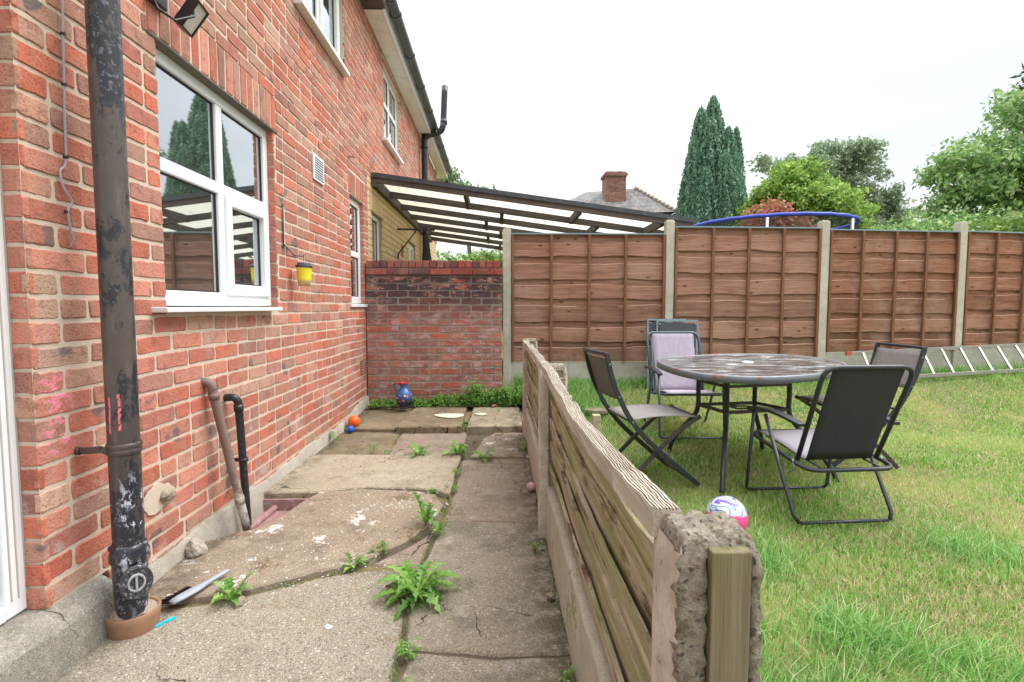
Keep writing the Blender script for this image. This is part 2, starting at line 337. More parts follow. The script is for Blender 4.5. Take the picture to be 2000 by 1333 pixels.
def wood(name, c1, c2, dark, axis='X', green=0., gc=(.20, .21, .06), knots=.6, stretch=26, isl=True, streak=0., bump=.5):
    N = NT(name); p = N.obj(); 
    s = {'X': (1, stretch, stretch), 'Y': (stretch, 1, stretch), 'Z': (stretch, stretch, 1)}[axis]
    r = N.isl(); off = N.n('CombineXYZ', _0=N.math('MULTIPLY', r, 13.), _1=N.math('MULTIPLY', r, 7.), _2=N.math('MULTIPLY', r, 29.)).outputs[0]
    q = N.n('VectorMath', {'operation': 'ADD'}, _0=p, _1=off).outputs[0]
    g = N.noise(N.map(q, s), 2.2, 7, .68, .35); g2 = N.noise(N.map(q, tuple(1 + (x - 1) * .28 for x in s)), 2.0, 4, .6, .8)
    c = N.mix(N.rng_(g, .3, .7), c1, c2); c = N.mix(N.rng_(g2, .42, .68, 0., .5), c, dark)
    hs = N.n('HueSaturation', Color=c, Value=N.math('MULTIPLY_ADD', r, .5, .78)); c = hs.outputs[0]
    if name == 'brown_panel_wood':
        oi = N.n('ObjectInfo').outputs['Random']; hs2 = N.n('HueSaturation', Color=c, Value=N.math('MULTIPLY_ADD', oi, .28, .84), Saturation=N.math('MULTIPLY_ADD', oi, -.2, 1.1)); c = hs2.outputs[0]
        lowz = N.sep(N.pos())[2]; c = N.mix(N.math('MULTIPLY', N.rng_(lowz, 1.2, .5), N.rng_(N.noise(N.pos(), 3, 5), .4, .62, 0., .6)), c, (.13, .085, .05)); c = N.mix(N.rng_(N.noise(N.pos(), 1.6, 5, .7), .5, .68, 0., .45), c, (.36, .24, .18)); c = N.mix(N.math('MULTIPLY', N.rng_(g, .60, .68), .45), c, (.48, .34, .26))
    ks = {'X': (1, 2.2, 2.2), 'Y': (2.2, 1, 2.2), 'Z': (2.2, 2.2, 1)}[axis]
    kv = N.vor(N.map(q, ks), 4.2); k = N.rng_(kv, .05, .16, 1., 0.)
    c = N.mix(N.math('MULTIPLY', k, knots), c, tuple(x * .4 for x in dark))
    if streak:
        c = N.mix(N.math('MULTIPLY', N.rng_(N.noise(N.map(q, tuple(1 + (x - 1) * .18 for x in s)), 3.0, 6, .7), .53, .62), streak * .9), c, (.10, .045, .03))
        c = N.mix(N.math('MULTIPLY', N.rng_(g, .54, .64), .6), c, (.58, .53, .42)); c = N.mix(N.rng_(N.noise(q, 70, 4), .62, .68, 0., .5), c, (.05, .04, .03))
    if green:
        m = N.rng_(N.noise(N.map(q, tuple(1 + (x - 1) * .12 for x in s)), 2.6, 5, .65), .42, .62); c = N.mix(N.math('MULTIPLY', m, green), c, gc)
    N.bsdf(c, .85, normal=N.bump(g, bump, .006), spec=.2); return N.m
M['panel'] = wood('brown_panel_wood', (.20, .088, .055), (.33, .17, .112), (.10, .040, .026), 'X', .05, knots=.75, stretch=34)
M['wane'] = plain('pale_waney_edge', (.42, .27, .20), .9, var=.35, scale=40)
M['batten'] = wood('panel_batten_wood', (.19, .082, .045), (.27, .13, .075), (.13, .055, .03), 'Z', .15, (.30, .22, .06))
M['oldboard'] = wood('mossy_fence_board', (.30, .255, .175), (.50, .44, .33), (.15, .10, .06), 'Y', .6, (.25, .27, .085), .7, 20, streak=1., bump=1.)
M['grey_wood'] = wood('weathered_grey_wood', (.38, .335, .27), (.56, .51, .44), (.19, .16, .13), 'Y', .25, (.30, .29, .15), .3, 40, bump=1.)
M['darkboard'] = wood('dark_back_board', (.085, .055, .038), (.15, .105, .07), (.05, .03, .022), 'Y', .25, bump=1.)
M['groove'] = plain('rail_groove', (.21, .18, .14), .9, var=.5, scale=30)
M['endboard'] = wood('post_timber', (.17, .14, .085), (.29, .25, .165), (.07, .055, .032), 'Z', .45, (.20, .205, .07), .2, 30, bump=1.2)
M['beam'] = wood('canopy_timber', (.085, .075, .072), (.14, .125, .12), (.05, .045, .042), 'X', 0, knots=.2, stretch=16)
M['fascia_w'] = wood('canopy_front_timber', (.14, .11, .10), (.21, .175, .165), (.08, .065, .065), 'X', 0, knots=.1, stretch=20)
def soilpipe():
    N = NT('peeling_brown_paint'); p = N.pos(); q = N.map(p, (1, 1, .55)); z = N.sep(p)[2]; x = N.sep(p)[0]
    n = N.noise(q, 21, 9, .80); thr = N.math('ADD', n, N.rng_(N.noise(N.map(p, (.6, .6, .5)), 5, 2), .35, .65, -.1, .1))
    thr = N.math('ADD', thr, N.math('MULTIPLY', N.rng_(x, -1.29, -1.22), .07))
    lowm = N.rng_(z, .62, .45); thr = N.math('ADD', thr, N.math('MULTIPLY', lowm, .06))
    c = N.mix(N.noise(p, 8, 4), (.055, .044, .040), (.105, .086, .078)); c = N.mix(N.rng_(N.noise(N.map(p, (1, 1, .25)), 30, 4, .7), .5, .68, 0., .45), c, (.16, .135, .12)); c = N.mix(N.rng_(z, .9, .5, 0., .5), c, (.05, .036, .032)); 
    c = N.mix(N.rng_(thr, .535, .548), c, (.022, .024, .032))
    c = N.mix(N.math('MULTIPLY', N.rng_(thr, .60, .61), N.rng_(N.noise(p, 60, 3), .55, .59)), c, (.12, .125, .15))
    c = N.mix(N.math('MULTIPLY', N.math('MULTIPLY', lowm, N.rng_(N.noise(q, 24, 7, .75), .555, .57)), N.rng_(x, -1.265, -1.235)), c, (.50, .52, .60))
    c = N.mix(N.rng_(N.vor(p, 45), .10, .13, .7, 0.), c, (.04, .04, .05))
    a = None
    for (x0, x1, z0, z1) in ((-1.268, -1.262, .70, .83), (-1.24, -1.232, .71, .84)):
        wob = N.math('MULTIPLY_ADD', N.noise(N.map(p, (0, 0, 1)), 22, 2), .02, -.010); xx = N.math('ADD', x, wob)
        cx = (x0 + x1) / 2; m = N.math('MULTIPLY', N.rng_(N.math('ABSOLUTE', N.math('SUBTRACT', xx, cx)), .0025, .0045, 1., 0.), N.math('MULTIPLY', N.rng_(z, z0, z0 + .01), N.rng_(z, z1 - .01, z1, 1., 0.)))
        a = m if a is None else N.math('MAXIMUM', a, m)
    c = N.mix(N.math('MULTIPLY', a, N.rng_(N.noise(p, 90, 3), .38, .48)), c, (.80, .16, .20))
    N.bsdf(c, .32, normal=N.bump(N.math('ADD', N.rng_(thr, .535, .555, 1., 0.), N.math('MULTIPLY', N.noise(p, 90, 4), .25)), .45, .0012), spec=.45); return N.m
M['soil'] = soilpipe()
M['cap'] = plain('black_cap', (.045, .045, .05), .45, var=.3, scale=45, dirt=(.45, .46, .50), dirtamt=.85, bump=.4)
M['cap2'] = plain('worn_cap_grip', (.34, .34, .37), .5, var=.5, scale=60, dirt=(.5, .5, .52))
def wastebrown():
    N = NT('old_waste_pipe'); p = N.pos(); z = N.sep(p)[2]
    c = N.mix(N.noise(p, 20, 5), (.15, .10, .085), (.24, .17, .15)); c = N.mix(N.math('MULTIPLY', N.rng_(z, .4, .1), N.rng_(N.noise(p, 30, 6, .7), .4, .55)), c, (.46, .43, .38))
    N.bsdf(c, .6, normal=N.bump(N.noise(p, 80, 5), .4, .003)); return N.m
M['waste'] = wastebrown()
M['terracotta'] = plain('terracotta', (.28, .155, .09), .75, var=.25, scale=20, bump=.5, dirt=(.26, .17, .11))
M['mortarlump'] = concrete('mortar_lump', (.30, .23, .17), (.42, .34, .27), .2, .3)
M['glazed'] = plain('glazed_gully', (.30, .17, .16), .25, var=.3, scale=9, dirt=(.46, .42, .42), dirtamt=.7)
M['lampblack'] = plain('floodlight_black', (.02, .02, .022), .35)
M['lens'] = plain('floodlight_lens', (.62, .62, .58), .2, scale=60)
M['cable'] = plain('grey_cable', (.36, .33, .37), .5)
M['fabric_purple'] = None
def fabric(name, c, streak=.25):
    N = NT(name); p = N.obj()
    wv = N.noise(N.map(p, (1, 1, 1)), 260, 2); st = N.noise(N.map(p, (22, 22, 1.2)), 2, 4)
    cc = N.mix(N.math('MULTIPLY', N.rng_(st, .35, .7), streak), c, tuple(x * .55 for x in c)); cc = N.mix(N.math('MULTIPLY', wv, .35), cc, tuple(x * .6 for x in c))
    N.bsdf(cc, .8, normal=N.bump(wv, .3, .002), spec=.25); return N.m
M['fab_purple'] = fabric('lilac_grey_textilene', (.42, .37, .44))
M['fab_black'] = fabric('black_textilene', (.045, .048, .052))
M['fab_seat'] = fabric('grey_textilene_seat', (.30, .28, .31))
M['fab_brown'] = fabric('taupe_textilene', (.235, .215, .20))
M['fab_mesh'] = fabric('dark_mesh', (.075, .085, .095))
def tabletop():
    N = NT('dirty_glass_top'); p = N.obj()
    q = N.map(p, (1.4, 4.2, 1), rot=(0, 0, R(-6))); n = N.noise(q, 2.6, 8, .72, .6); n2 = N.noise(p, 5, 6, .7)
    c = N.mix(N.rng_(n2, .35, .65), (.045, .045, .047), (.12, .115, .11))
    c = N.mix(N.rng_(n, .56, .60, 0., .8), c, (.46, .45, .45))
    c = N.mix(N.rng_(N.noise(N.map(p, (1, 4, 1)), 6, 6, .7), .62, .70, 0., .6), c, (.40, .31, .16))
    ro = N.mix(N.rng_(n, .45, .55), (.16, .16, .16), (.5, .5, .5)); N.bsdf(c, ro, spec=.6); return N.m
M['tabletop'] = tabletop()
def rimmat():
    N = NT('table_rim'); p = N.obj(); c = N.mix(N.noise(p, 20, 4), (.13, .15, .17), (.20, .22, .24))
    c = N.mix(N.rng_(N.noise(p, 14, 7, .75), .56, .60), c, (.24, .08, .035)); N.bsdf(c, .4, .2); return N.m
M['rim'] = rimmat()
M['blue'] = plain('trampoline_blue', (.035, .06, .42), .45)
M['polesil'] = plain('galvanised_pole', (.45, .47, .48), .4, .5)
def netm():
    N = NT('trampoline_net'); tr = N.n('BsdfTransparent', Color=(1., 1., 1.)); df = N.n('BsdfDiffuse', Color=(.04, .045, .05))
    s = N.n('MixShader', _0=.5, _1=tr.outputs[0], _2=df.outputs[0]); N.t.links.new(s.outputs[0], N.out.inputs[0]); return N.m
M['net'] = netm()
def sheet():
    N = NT('canopy_sheet'); p = N.obj()
    c = N.mix(N.rng_(N.noise(N.map(p, (1, 1, 1)), 5, 6, .75), .60, .66, 0., .55), (.60, .58, .48), (.20, .19, .15))
    tr = N.n('BsdfTranslucent', Color=c); df = N.n('BsdfDiffuse', Color=c); s = N.n('MixShader', _0=.3, _1=tr.outputs[0], _2=df.outputs[0])
    N.t.links.new(s.outputs[0], N.out.inputs[0]); return N.m
M['sheet'] = sheet()
def leaf(name, stops, tr=.35, rough=.5, posvar=None):
    N = NT(name); r = N.isl(); c = N.ramp(r, stops)
    if posvar: c = N.mix(N.rng_(N.noise(N.pos(), posvar[0], 3), .42, .66, 0., .55), c, posvar[1])
    p = N.n('BsdfPrincipled'); N.set(p.inputs['Base Color'], c); N.set(p.inputs['Roughness'], rough); N.set(p.inputs['Specular IOR Level'], .3)
    t = N.n('BsdfTranslucent', Color=c); s = N.n('MixShader', _0=tr, _1=p.outputs[0], _2=t.outputs[0]); N.t.links.new(s.outputs[0], N.out.inputs[0]); return N.m
M['lf_conifer'] = leaf('conifer_foliage', [(0, (.08, .18, .11)), (.5, (.15, .30, .19)), (1, (.28, .43, .29))], .3)
M['lf_bright'] = leaf('bright_foliage', [(0, (.12, .24, .04)), (.5, (.23, .38, .07)), (1, (.42, .54, .15))], .45)
M['lf_birch'] = leaf('birch_foliage', [(0, (.16, .24, .14)), (.5, (.25, .34, .20)), (1, (.36, .43, .28))], .4)
M['lf_right'] = leaf('garden_tree_foliage', [(0, (.13, .25, .08)), (.5, (.24, .40, .13)), (.85, (.38, .53, .20)), (1, (.54, .60, .38))], .45)
M['lf_red'] = leaf('red_shrub_foliage', [(0, (.40, .13, .08)), (.6, (.42, .17, .11)), (1, (.25, .20, .08))], .35)
M['lf_hedge'] = leaf('hedge_foliage', [(0, (.08, .16, .04)), (.5, (.16, .27, .06)), (1, (.30, .40, .10))], .35)
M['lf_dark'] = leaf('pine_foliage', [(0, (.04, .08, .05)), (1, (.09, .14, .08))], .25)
M['weed'] = leaf('weed_leaf', [(0, (.07, .19, .03)), (.5, (.17, .36, .06)), (1, (.32, .50, .13))], .35, .4)
M['moss'] = leaf('moss_leaf', [(0, (.10, .085, .035)), (.4, (.13, .15, .04)), (.75, (.12, .24, .05)), (1, (.22, .36, .08))], .2, .7)
M['grass'] = leaf('grass_blades', [(0, (.09, .25, .03)), (.3, (.17, .39, .05)), (.62, (.30, .52, .11)), (.84, (.46, .55, .20)), (.93, (.66, .57, .36)), (1, (.70, .62, .42))], .45, .5, (1.3, (.50, .56, .20)))
M['bark'] = plain('bark', (.12, .09, .07), .9, bump=.6)
def soilm(name, c1, c2):
    N = NT(name); p = N.pos(); c = N.mix(N.noise(p, 14, 6, .7), c1, c2); c = N.mix(N.rng_(N.noise(p, 1.3, 4), .45, .6, 0., .6), c, (.26, .22, .09)); N.bsdf(c, .95, normal=N.bump(N.noise(p, 60, 6, .75), .8, .01), spec=.1); return N.m
M['lawn_soil'] = soilm('lawn_thatch', (.08, .11, .035), (.24, .20, .10))
M['soil_dark'] = soilm('dark_soil', (.09, .07, .05), (.17, .14, .10))

# ---------------------------------------------------------------- brick wall generator
def cut_interval(segs, a, b):
    out = []
    for s0, s1 in segs:
        if b <= s0 or a >= s1: out.append((s0, s1)); continue
        if a > s0: out.append((s0, a))
        if b < s1: out.append((b, s1))
    return out
def brick_face(mb, u0, u1, v0, v1, to3, d=.0042, n=4, jit=.0016, r=random.Random(3)):
    """one brick: jittered rounded outline, back edge at depth 0, front at depth d"""
    pts = []
    k = max(1, n); du = u1 - u0; dv = v1 - v0; c = min(.006, du * .3, dv * .3)
    for i in range(k): pts.append((u0 + c + (du - 2 * c) * i / k, v0))
    pts.append((u1 - c, v0)); pts.append((u1, v0 + c)); pts.append((u1, (v0 + v1) / 2)); pts.append((u1, v1 - c))
    for i in range(k): pts.append((u1 - c - (du - 2 * c) * i / k, v1))
    pts.append((u0 + c, v1)); pts.append((u0, v1 - c)); pts.append((u0, (v0 + v1) / 2)); pts.append((u0, v0 + c))
    m = len(pts); cu, cv = (u0 + u1) / 2, (v0 + v1) / 2
    dd = d + r.uniform(-.0015, .0025); tu = r.uniform(-.0012, .0012)
    P = [(u + r.uniform(-jit, jit), v + r.uniform(-jit, jit)) for u, v in pts]
    b = .0028
    def ins(p, q): return (p[0] + (b if p[0] < cu else -b) * q, p[1] + (b if p[1] < cv else -b) * q)
    ring0 = [to3(u, v, -.012) for u, v in P]; ring1 = [to3(u, v, dd - b) for u, v in P]
    ring2 = [to3(*ins(p, 1), dd + tu * (1 if p[0] > cu else -1)) for p in P]
    fs = []
    for i in range(m):
        j = (i + 1) % m; fs += [(i, j, m + j, m + i), (m + i, m + j, 2 * m + j, 2 * m + i)]
    fs.append(tuple(range(2 * m, 3 * m)))
    mb.add(ring0 + ring1 + ring2, fs)
def brick_wall(name, U0, U1, V0, V1, to3, holes=(), soldiers=(), mat=None, mort=None, parent=None, flip=False, n=4, jit=.0022, seed=1, course=.075, pitch=.2265, heads=5, mname='mortar', wander=.0, j=.0135):
    r = random.Random(seed); mb = MB()
    row = 0; v = V0
    while v < V1 - .01:
        v1 = min(v + course, V1); segs = [(U0, U1)]
        for h in list(holes) + [s_[:4] for s_ in soldiers]:
            if v + course * .5 > h[2] and v + course * .5 < h[3]: segs = cut_interval(segs, h[0], h[1])
        u = U0 - (0 if row % 2 == 0 else pitch / 2); stop = []
        while u < U1:
            wd = pitch if not (heads and r.random() < .12) else pitch / 2
            stop.append((u + r.uniform(-.003, .003), u + wd)); u += wd
        for a, b in stop:
            for s0, s1 in segs:
                x0, x1 = max(a, s0), min(b, s1)
                if x1 - x0 < .035: continue
                wv = wander * mn.noise(V(x0 * 1.5, v * 2, seed))
                brick_face(mb, x0 + (j / 2 if x0 > s0 + .001 else 0), x1 - (j / 2 if x1 < s1 - .001 else 0), v + j / 2 + wv, v1 - j / 2 + wv, to3, n=n, jit=jit, r=r)
        v += course; row += 1
    for (a, b, c, d) in soldiers:
        k = round((b - a) / .075); 
        for i in range(k):
            x0 = a + (b - a) * i / k; x1 = a + (b - a) * (i + 1) / k
            brick_face(mb, x0 + j / 2, x1 - j / 2, c + j / 2, d - j / 2, to3, n=2, jit=jit, r=r)
    if flip: mb.f = [f[::-1] for f in mb.f]
    o = mb.build(name, mat, parent)
    us = sorted({U0, U1} | {h[0] for h in holes} | {h[1] for h in holes}); vs = sorted({V0, V1} | {h[2] for h in holes} | {h[3] for h in holes})
    us = [x for x in us if U0 <= x <= U1]; vs = [x for x in vs if V0 <= x <= V1]
    m2 = MB()
    for i in range(len(us) - 1):
        for k in range(len(vs) - 1):
            cu, cv = (us[i] + us[i + 1]) / 2, (vs[k] + vs[k + 1]) / 2
            if any(h[0] < cu < h[1] and h[2] < cv < h[3] for h in holes): continue
            q = [to3(us[i], vs[k], .001), to3(us[i + 1], vs[k], .001), to3(us[i + 1], vs[k + 1], .001), to3(us[i], vs[k + 1], .001)]
            m2.add(q, [(0, 1, 2, 3) if not flip else (3, 2, 1, 0)])
    for h in holes:      # reveals
        a, b, c, d = max(h[0], U0), min(h[1], U1), max(h[2], V0), min(h[3], V1)
        for (p, q) in (((a, c), (b, c)), ((b, c), (b, d)), ((b, d), (a, d)), ((a, d), (a, c))):
            m2.add([to3(*p, .001), to3(*q, .001), to3(*q, -.12), to3(*p, -.12)], [(0, 1, 2, 3)])
    mo = m2.build(mname, mort, o); return o
XW = -1.39
def house3(u, v, d): return V(XW - .006 + d, u, v)
def reveal_bricks(mb, y, z0, z1, sgn, r):
    """bricks showing on the side of an opening"""
    z = z0
    while z < z1 - .02:
        zt = min(z + .075, z1)
        brick_face(mb, -.105, -.004, z + .005, zt - .005, lambda u, v, d, y=y, s=sgn: V(XW + u, y + s * d, v), d=.004, n=2, r=r); z += .075

# ---------------------------------------------------------------- windows
def window(parent, y0, y1, z0, z1, xf, layout, sill=True, depth=.07, fw=.055, backing=True, sillx=.06, sillz=.03, sl=(.0, .0)):
    """frame in the plane x=xf; layout: list of rect panes (fy0,fz0,fy1,fz1,opening) in fractions"""
    f = MB(); f.box(xf - depth, xf, y0, y0 + fw, z0, z1); f.box(xf - depth, xf, y1 - fw, y1, z0, z1)
    f.box(xf - depth, xf, y0 + fw, y1 - fw, z0, z0 + fw * 1.25); f.box(xf - depth, xf, y0 + fw, y1 - fw, z1 - fw, z1)
    iy0, iy1, iz0, iz1 = y0 + fw, y1 - fw, z0 + fw * 1.25, z1 - fw
    H, Wd = iz1 - iz0, iy1 - iy0; bars = layout['bars']
    for kind, a, s, e in bars:
        if kind == 'v': f.box(xf - depth, xf - .001, iy0 + Wd * a - .03, iy0 + Wd * a + .03, iz0 + H * s, iz0 + H * e)
        else: f.box(xf - depth, xf - .002, iy0 + Wd * s, iy0 + Wd * e, iz0 + H * a - .03, iz0 + H * a + .03)
    fr = f.build('window_frame', M['upvc'], parent, .006)
    for (a, b, c, d, op) in layout['panes']:
        ya, yb, za, zb = iy0 + Wd * a + (.03 if a > 0 else 0), iy0 + Wd * c - (.03 if c < 1 else 0), iz0 + H * b + (.03 if b > 0 else 0), iz0 + H * d - (.03 if d < 1 else 0)
        if op:
            s = MB(); k = .05; X0, X1 = xf - .03, xf + .016
            s.box(X0, X1, ya - .012, ya + k, za - .012, zb + .012); s.box(X0, X1, yb - k, yb + .012, za - .012, zb + .012)
            s.box(X0, X1, ya + k, yb - k, za - .012, za + k); s.box(X0, X1, ya + k, yb - k, zb - k, zb + .012)
            s.build('sash', M['upvc'], fr, .008); ya += k; yb -= k; za += k; zb -= k
        g = MB(); xg = xf - .022; g.box(xg - .004, xg, ya - .002, yb + .002, za - .002, zb + .002); g.build('pane', M['glass'], fr)
        b_ = MB(); t = .007                       # rubber gasket
        b_.box(xg - .001, xg + .006, ya, ya + t, za, zb); b_.box(xg - .001, xg + .006, yb - t, yb, za, zb)
        b_.box(xg - .001, xg + .006, ya + t, yb - t, za, za + t); b_.box(xg - .001, xg + .006, ya + t, yb - t, zb - t, zb); b_.build('gasket', M['rubber'], fr)
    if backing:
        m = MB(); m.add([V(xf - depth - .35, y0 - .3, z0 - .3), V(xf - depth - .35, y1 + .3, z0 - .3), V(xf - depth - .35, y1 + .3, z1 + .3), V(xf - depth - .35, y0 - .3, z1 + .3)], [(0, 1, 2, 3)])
        m.build('dark_backing', M['dark_backing'], parent)  # flat dark sheet, its colour stands in for the unlit room behind
    if sill:
        s = MB(); s.box(xf - .02, XW + sillx, y0 - sl[0], y1 + sl[1], z0 - .006 - sillz, z0 - .006); s.build('sill', M['upvc'], parent, .004)
    return fr
M['dark_backing'] = plain('dim_room', (.10, .12, .12), .9, var=.5, scale=2)
M['room'] = plain('room_wall', (.55, .60, .56), .8, var=.15, scale=2)
L4 = {'bars': [('v', .5, 0, 1), ('h', .56, 0, 1)], 'panes': [(0, 0, .5, .56, 0), (.5, 0, 1, .56, 1), (0, .56, .5, 1, 0), (.5, .56, 1, 1, 0)]}
L2V = {'bars': [('h', .47, 0, 1)], 'panes': [(0, 0, 1, .47, 0), (0, .47, 1, 1, 0)]}
L2H = {'bars': [('v', .48, 0, 1)], 'panes': [(0, 0, .48, 1, 0), (.48, 0, 1, 1, 1)]}
LU = {'bars': [('v', .48, 0, 1), ('h', .57, 0, 1)], 'panes': [(0, 0, .48, .57, 0), (.48, 0, 1, .57, 0), (0, .57, .48, 1, 0), (.48, .57, 1, 1, 0)]}

# ---------------------------------------------------------------- own house
H = empty('brick_house', (XW, 3.5, 0), 0, 'near red brick house whose wall carries the kitchen window and the thick soil pipe', 'house')
H.location = (0, 0, 0)
WIN = (2.25, 3.385, 1.125, 2.215); WIN2 = (5.08, 5.60, 1.155, 2.19); WINU = (3.9, 5.0, 3.25, 4.1)
YN = 5.80
holes = [(2.25, 3.385, 1.095, 2.225), (5.08, 5.60, 1.15, 2.20), WINU]
sold = [(2.20, 3.43, 2.225, 2.44), (5.03, 5.64, 2.20, 2.415), (3.85, 5.05, 4.1, 4.19)]
brick_wall('brick_wall', 1.60, YN - .03, .18, 4.23, house3, holes, sold, M['brick'], M['mortar'], H, n=5, seed=11, wander=.010)
brick_wall('lower_brick_wall', 1.86, YN - .03, .03, .18, house3, [], [], M['brick'], M['mortar'], H, n=4, seed=12, wander=.006)
brick_wall('upper_brick_wall', .55, 1.60, 2.43, 4.23, house3, [], [], M['brick'], M['mortar'], H, n=3, seed=13)
brick_wall('side_brick_wall', -2.2, .50, .18, 4.23, house3, [], [], M['brick'], M['mortar'], H, n=3, seed=14)
rr = random.Random(5); m = MB()
z = .18
while z < 2.43:                       # quoin return beside the door
    brick_face(m, -.145, -.0005, z + .005, min(z + .075, 2.43) - .005, lambda u, v, d: V(XW + u, 1.606 - d, v), d=.005, n=3, r=rr); z += .075
o = m.build('quoin_brick', M['brick'], H)
m = MB(); m.add([V(XW - .006, 1.604, .1), V(XW - .15, 1.604, .1), V(XW - .15, 1.604, 2.43), V(XW - .006, 1.604, 2.43)], [(0, 1, 2, 3)]); m.build('quoin_mortar', M['mortar'], H)
for (y, s, a, b) in ((3.385, -1, 1.10, 2.22), (5.60, -1, 1.15, 2.2)): m = MB(); reveal_bricks(m, y - .002, a, b, s, rr); m.build('reveal_brickwork', M['brick'], H)
m = MB(); m.box(XW - .10, XW + .005, 2.2, 3.43, 2.213, 2.2245); m.build('lintel_mortar', M['mortar_old'], H, .002)
# plinth render under the brick
m = MB(); ys = np.linspace(1.87, 5.62, 90)
for i in range(len(ys) - 1):
    a, b = ys[i], ys[i + 1]
    def pz(y): return .085 + .03 * mn.noise(V(y * 3, 0, 1)) + .012 * mn.noise(V(y * 14, 0, 3)) + .07 * sm(4.7, 5.5, y)
    def px(y): return XW + .016 + .008 * mn.noise(V(y * 7, 3, 1))
    m.add([V(px(a) + .012, a, -.1), V(px(b) + .012, b, -.1), V(px(b), b, pz(b)), V(px(a), a, pz(a)), V(XW - .002, b, pz(b) + .012), V(XW - .002, a, pz(a) + .012)], [(0, 1, 2, 3), (3, 2, 4, 5)], True)
m.build('plinth', M['plinth'], H)
# kitchen window with a real room behind
KW = window(H, *WIN, XW - .045, L4, True, backing=False, sillx=.065, sillz=.022, sl=(.10, -.10))
m = MB(); x1, x0 = XW - .13, XW - 2.6
for f in ([(x0, 1.7), (x0, 4.2)],):
    pass
m.add([V(x1, 1.7, .9), V(x0, 1.7, .9), V(x0, 4.4, .9), V(x1, 4.4, .9), V(x1, 1.7, 2.5), V(x0, 1.7, 2.5), V(x0, 4.4, 2.5), V(x1, 4.4, 2.5)], [(0, 1, 2, 3), (4, 7, 6, 5), (0, 4, 5, 1), (1, 5, 6, 2), (2, 6, 7, 3)])
m.build('kitchen_room', M['room'], H)
m = MB(); m.box(XW - .42, XW - .135, 2.1, 3.6, 1.10, 1.125); m.build('window_board', M['upvc'], H, .004)
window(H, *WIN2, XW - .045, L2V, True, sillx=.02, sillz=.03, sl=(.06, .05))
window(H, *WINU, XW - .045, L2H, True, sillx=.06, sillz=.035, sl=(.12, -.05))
# white door and frame left of the quoin
m = MB(); xd = XW - .062
m.box(xd - .09, xd, 1.535, 1.603, .19, 2.40); m.box(xd - .09, xd, .5, .57, .19, 2.40); m.box(xd - .09, xd, .57, 1.535, 2.33, 2.40); m.box(xd - .09, xd + .002, .57, 1.535, .19, .235)
df = m.build('door_frame', M['upvc'], H, .005)
m = MB(); m.box(xd - .075, xd - .022, .57, 1.535, .235, 2.33); m.box(xd - .022, xd - .012, 1.44, 1.53, .26, 2.31); m.box(xd - .022, xd - .012, .58, .67, .26, 2.31); m.box(xd - .022, xd - .012, .67, 1.44, .26, .5); m.box(xd - .022, xd - .012, .67, 1.44, 1.2, 1.3)
m.build('door', M['upvc'], H, .005)
for yy in (1.598, 1.572, 1.549): m = MB(); m.box(xd + .0005, xd + .003, yy, yy + .0035, .24, 2.38); m.build('profile_line', M['frame_line'], df)  # thin grey strips drawn as the vertical lines of the frame profile
m = MB(); m.box(XW - .2, XW - .09, .5, 1.6, 2.4, 2.44); m.build('door_lintel', M['mortar'], H)
# step
m = MB(); nY = 40
ys = np.linspace(.3, 1.83, nY)
prof = lambda y: [(-1.62, .185), (-1.40, .185 - .01 * 0), (-1.345 + .012 * mn.noise(V(y * 6, 1, 1)), .172 - .02 * sm(1.3, 1.8, y) + .008 * mn.noise(V(y * 9, 0, 2))), (-1.33 + .014 * mn.noise(V(y * 5, 5, 1)), .15 - .02 * sm(1.3, 1.8, y)), (-1.322 + .014 * mn.noise(V(y * 8, 5, 7)), .07), (-1.325, -.1)]
vs = []; fs = []
for i, y in enumerate(ys):
    yy = y + (.015 * mn.noise(V(1, 2, y)) if i == nY - 1 else 0)
    vs += [V(a, yy, b) for a, b in prof(y)]
for i in range(nY - 1):
    for k in range(5): fs.append((i * 6 + k, i * 6 + k + 1, (i + 1) * 6 + k + 1, (i + 1) * 6 + k))
fs.append(tuple((nY - 1) * 6 + k for k in range(6)))
m.add(vs, fs); st = m.build('doorstep', M['step'])
tag(st, 'rough grey concrete doorstep with a hairline crack below the white door frame', 'step')
st.modifiers.new('b', 'BEVEL').width = .006
m = MB(); pts = [(-1.327 + .003, 1.0 + .012 * i + 0, .03 + .0055 * i + .006 * rng.uniform(-1, 1)) for i in range(0, 40)]
